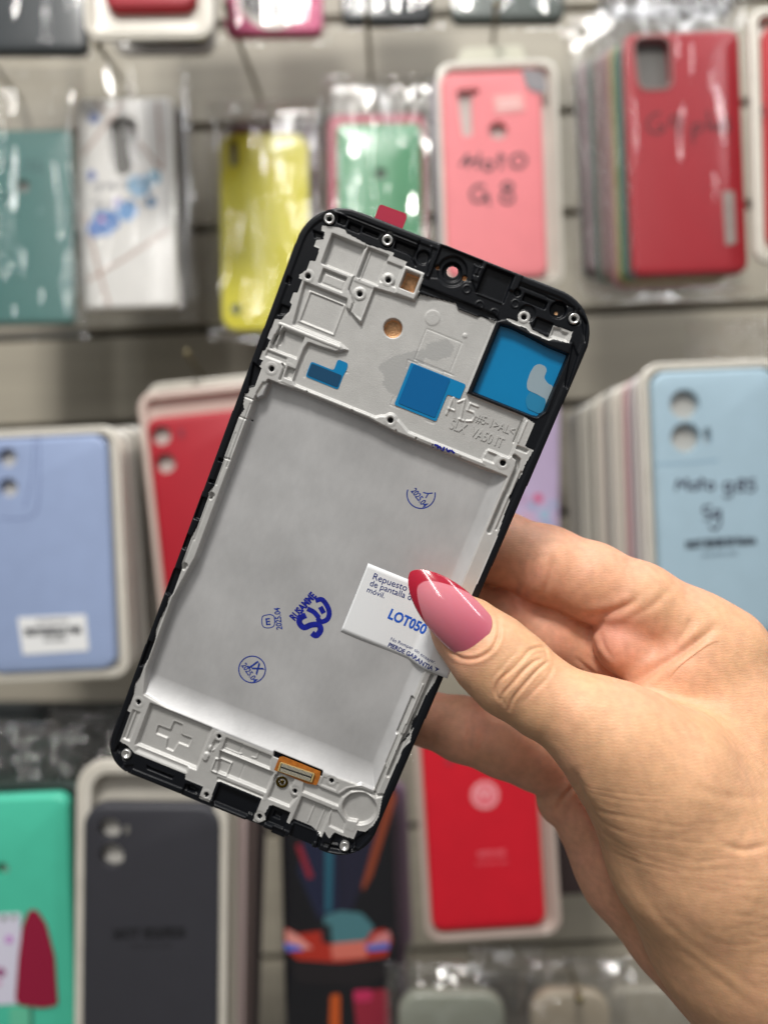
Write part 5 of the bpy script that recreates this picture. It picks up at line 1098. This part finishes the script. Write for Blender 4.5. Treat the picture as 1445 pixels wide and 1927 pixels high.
for i, (c, nm) in enumerate(((srgb(196, 190, 176), 'cream'), (srgb(206, 186, 182), 'pale pink'), (srgb(110, 96, 92), 'brown'), (srgb(66, 58, 58), 'dark'))):
    t2, L2, w2, h2 = package('packaged_phone_case', '%s tray edge right of the charcoal case' % nm, 'phone case', (180+i*18, 1440), (440+i*17, 1452+i*6), (190+i*16, 1980), 456+i*14, 'trays behind the charcoal case'); tray_body(t2, w2, h2, r=12, M=mat('dk_%d' % i, c, rough=.35, coat=.4))
# dark sports car case
t, L, w, h = package('packaged_phone_case', 'black case printed with a red racing car below the chassis', 'phone case', (528, 1500), (742, 1490), (536, 2000), 500)
case_body(t, w, h, srgb(6, 7, 16), r=8, rough=.5, coat=0)
def P_(xy, z, c, nm, par=None, r=0, th=.15): return patch(par or t, L, xy, z, c, nm, th=th, r=r)
P_((574,1560, 636,1560, 640,1720, 600,1730, 560,1640), .02, srgb(14, 22, 54), 'painted_sky'); P_((640,1560, 716,1560, 690,1640, 660,1720, 642,1720), .03, srgb(18, 18, 44), 'painted_sky')
P_((612,1560, 628,1560, 624,1716, 612,1716), .25, srgb(30, 92, 112), 'painted_beam'); P_((556,1590, 566,1588, 590,1650, 580,1654), .25, srgb(140, 24, 44), 'painted_beam')
P_((736,1480, 746,1500, 700,1648, 684,1676, 680,1670, 700,1600), .25, srgb(140, 60, 30), 'painted_beam')
car = P_((536,1746, 560,1758, 604,1752, 610,1770, 668,1772, 680,1756, 724,1748, 738,1766, 728,1800, 640,1812, 560,1806, 536,1786), .3, srgb(176, 40, 20), 'painted_car', r=1)
P_((610,1724, 640,1714, 680,1718, 704,1744, 690,1768, 640,1780, 608,1766), .5, srgb(70, 120, 128), 'windscreen', car, r=1.5); P_((604,1738, 622,1740, 626,1778, 606,1772), .7, srgb(18, 24, 30), 'roof_pillar', car)
P_((622,1776, 690,1770, 690,1802, 626,1806), .55, srgb(214, 112, 96), 'bonnet', car, r=1)
P_((538,1748, 560,1760, 588,1784, 560,1788, 540,1776), .55, srgb(226, 150, 140), 'headlamp', car); P_((734,1752, 712,1758, 688,1782, 716,1784, 734,1772), .55, srgb(206, 130, 130), 'headlamp', car)
P_((534,1774, 562,1780, 572,1788, 540,1790), .7, srgb(56, 110, 210), 'blue_lamp', car); P_((686,1780, 732,1774, 732,1786, 694,1790), .7, srgb(60, 110, 200), 'blue_lamp', car)
P_((548,1812, 728,1810, 724,1840, 690,1856, 560,1850), .3, srgb(18, 12, 18), 'painted_bumper', r=2)
P_((664,1868, 730,1860, 738,1980, 676,1980), .2, srgb(150, 26, 52), 'painted_glow', r=3); P_((622,1872, 640,1870, 640,1980, 618,1980), .25, srgb(196, 84, 20), 'painted_glow', r=2); P_((664,1864, 700,1862, 700,1884, 668,1886), .4, srgb(196, 40, 90), 'painted_glow', r=2)
bag(t, w+14, h+30, 4, 12, z=4, amp=1.0, seed=103)
for i, (c, nm) in enumerate(((srgb(70, 44, 66), 'dark purple'), (srgb(150, 116, 146), 'mauve'))):
    t2, L2, w2, h2 = package('packaged_phone_case', '%s bagged case edge right of the racing car case' % nm, 'phone case', (556+i*12, 1488), (758+i*10, 1470), (560+i*12, 1960-i*160), 520+i*14, GR); case_body(t2, w2, h2, c, r=8, coat=.5); bag(t2, w2+10, h2+20, 0, 8, z=2, amp=2, seed=110+i)
# red case with a round emblem
t, L, w, h = package('packaged_phone_case', 'bright red case with a round white emblem in a pale tray under the fingers', 'phone case', (770, 1330), (1020, 1330), (812, 1766), 512)
tray_body(t, w+2, h, M=mat('tray_rose', srgb(190, 172, 162), rough=.35, coat=.4))
cl = L(800, 1560)[0]; crr = L(1016, 1560)[0]
case_body(t, crr-cl, h-14, srgb(206, 22, 42), r=8, rough=.5, cx=(cl+crr)/2, cy=1, z=3)
patch(t, L, (836,1420, 854,1420, 854,1440, 838,1440), 3.1, srgb(180, 40, 56), 'camera_bump', r=2)
e0 = L(911, 1493, .2); em = bm_obj('emblem', slab([(circ(e0[0], e0[1], 9.3, 36), 3.35), (circ(e0[0], e0[1], 9.3, 36), 3.1)], [circ(e0[0], e0[1], 6.9, 30)]), mat('emblem_pink', srgb(240, 158, 164), rough=.5), t)
bm_obj('emblem_middle', slab([(circ(e0[0], e0[1], 6.9, 30), 3.3), (circ(e0[0], e0[1], 6.9, 30), 3.1)]), mat('emblem_mid', srgb(232, 104, 118), rough=.5), em)
mark(em, L, [(900,1503, 903,1484, 911,1500, 919,1484, 922,1503)], 1.2, srgb(246, 180, 184), 3.35, 'emblem_letter')
words(t, L, 'MOTO G53', (900, 1612), (950, 1608), 3.2, mat('print_pink', srgb(240, 116, 128), rough=.5), 'model_print', 1.3, .04); words(t, L, 'SILICONE CASE', (896, 1628), (954, 1624), 3.2, MATS['print_pink'], 'model_print', 1.0, .0)
t2, L2, w2, h2 = package('packaged_phone_case', 'dark tray right of the bright red case', 'phone case', (840, 1350), (1120, 1350), (870, 1690), 610, GR); case_body(t2, w2, h2, srgb(56, 44, 44), r=4)  # one even dark brown colour
# clear domed bags at the bottom
for i, (x0, y0, x1, y1, d, lab) in enumerate(((740, 1872, 960, 1990, 480, 'clear bag with a grey green case at the bottom centre'), (990, 1870, 1160, 1990, 470, 'clear bag with a beige case at the bottom right of centre'), (1130, 1862, 1300, 1990, 500, 'clear bag beside the wrist at the bottom'))):
    t2, L2, w2, h2 = package('packaged_phone_case', lab, 'phone case', (x0, y0), (x1, y0), (x0, y0+470), d, 'bagged cases along the bottom'); case_body(t2, w2-6, h2, (srgb(150, 154, 140), srgb(168, 156, 136), srgb(160, 154, 140))[i], r=14, coat=.5, rough=.35); bag(t2, w2+10, h2+26, 0, 8, z=6, amp=5, seed=120+i, M=crumple_m, nx=90, ny=110, vert=.7, crump=1)
t2, L2, w2, h2 = package('packaged_phone_case', 'grey bagged case hidden deepest at the bottom centre', 'phone case', (900, 1840), (1010, 1838), (900, 2090), 600, GR); case_body(t2, w2, h2, srgb(104, 98, 90), r=7, coat=.5); bag(t2, w2+14, h2+30, 0, 8, z=3, amp=4, seed=130, M=crumple_m, nx=100, ny=60, crump=1)
# ------------------------------------------------------------------ hooks
hook(-40, 82, 560, 42, 192, 738, 'thin wire hook above the teal case')
hook(186, 86, 520, 236, 158, 738, 'thin wire hook above the white flowered case')
hook(425, 10, 560, 490, 186, 738, 'thin wire hook above the yellow case')
hook(688, -20, 540, 699, 182, 738, 'thin wire hook above the mint green case')
hook(934, 10, 520, 926, 100, 738, 'thin wire hook above the coral pink case')
hook(352, 664, 560, 384, 712, 700, 'black wire hook above the crimson case')
hook(1090, 1880, 440, 1068, 1800, 738, 'dark wire hook in front of the bottom bags')
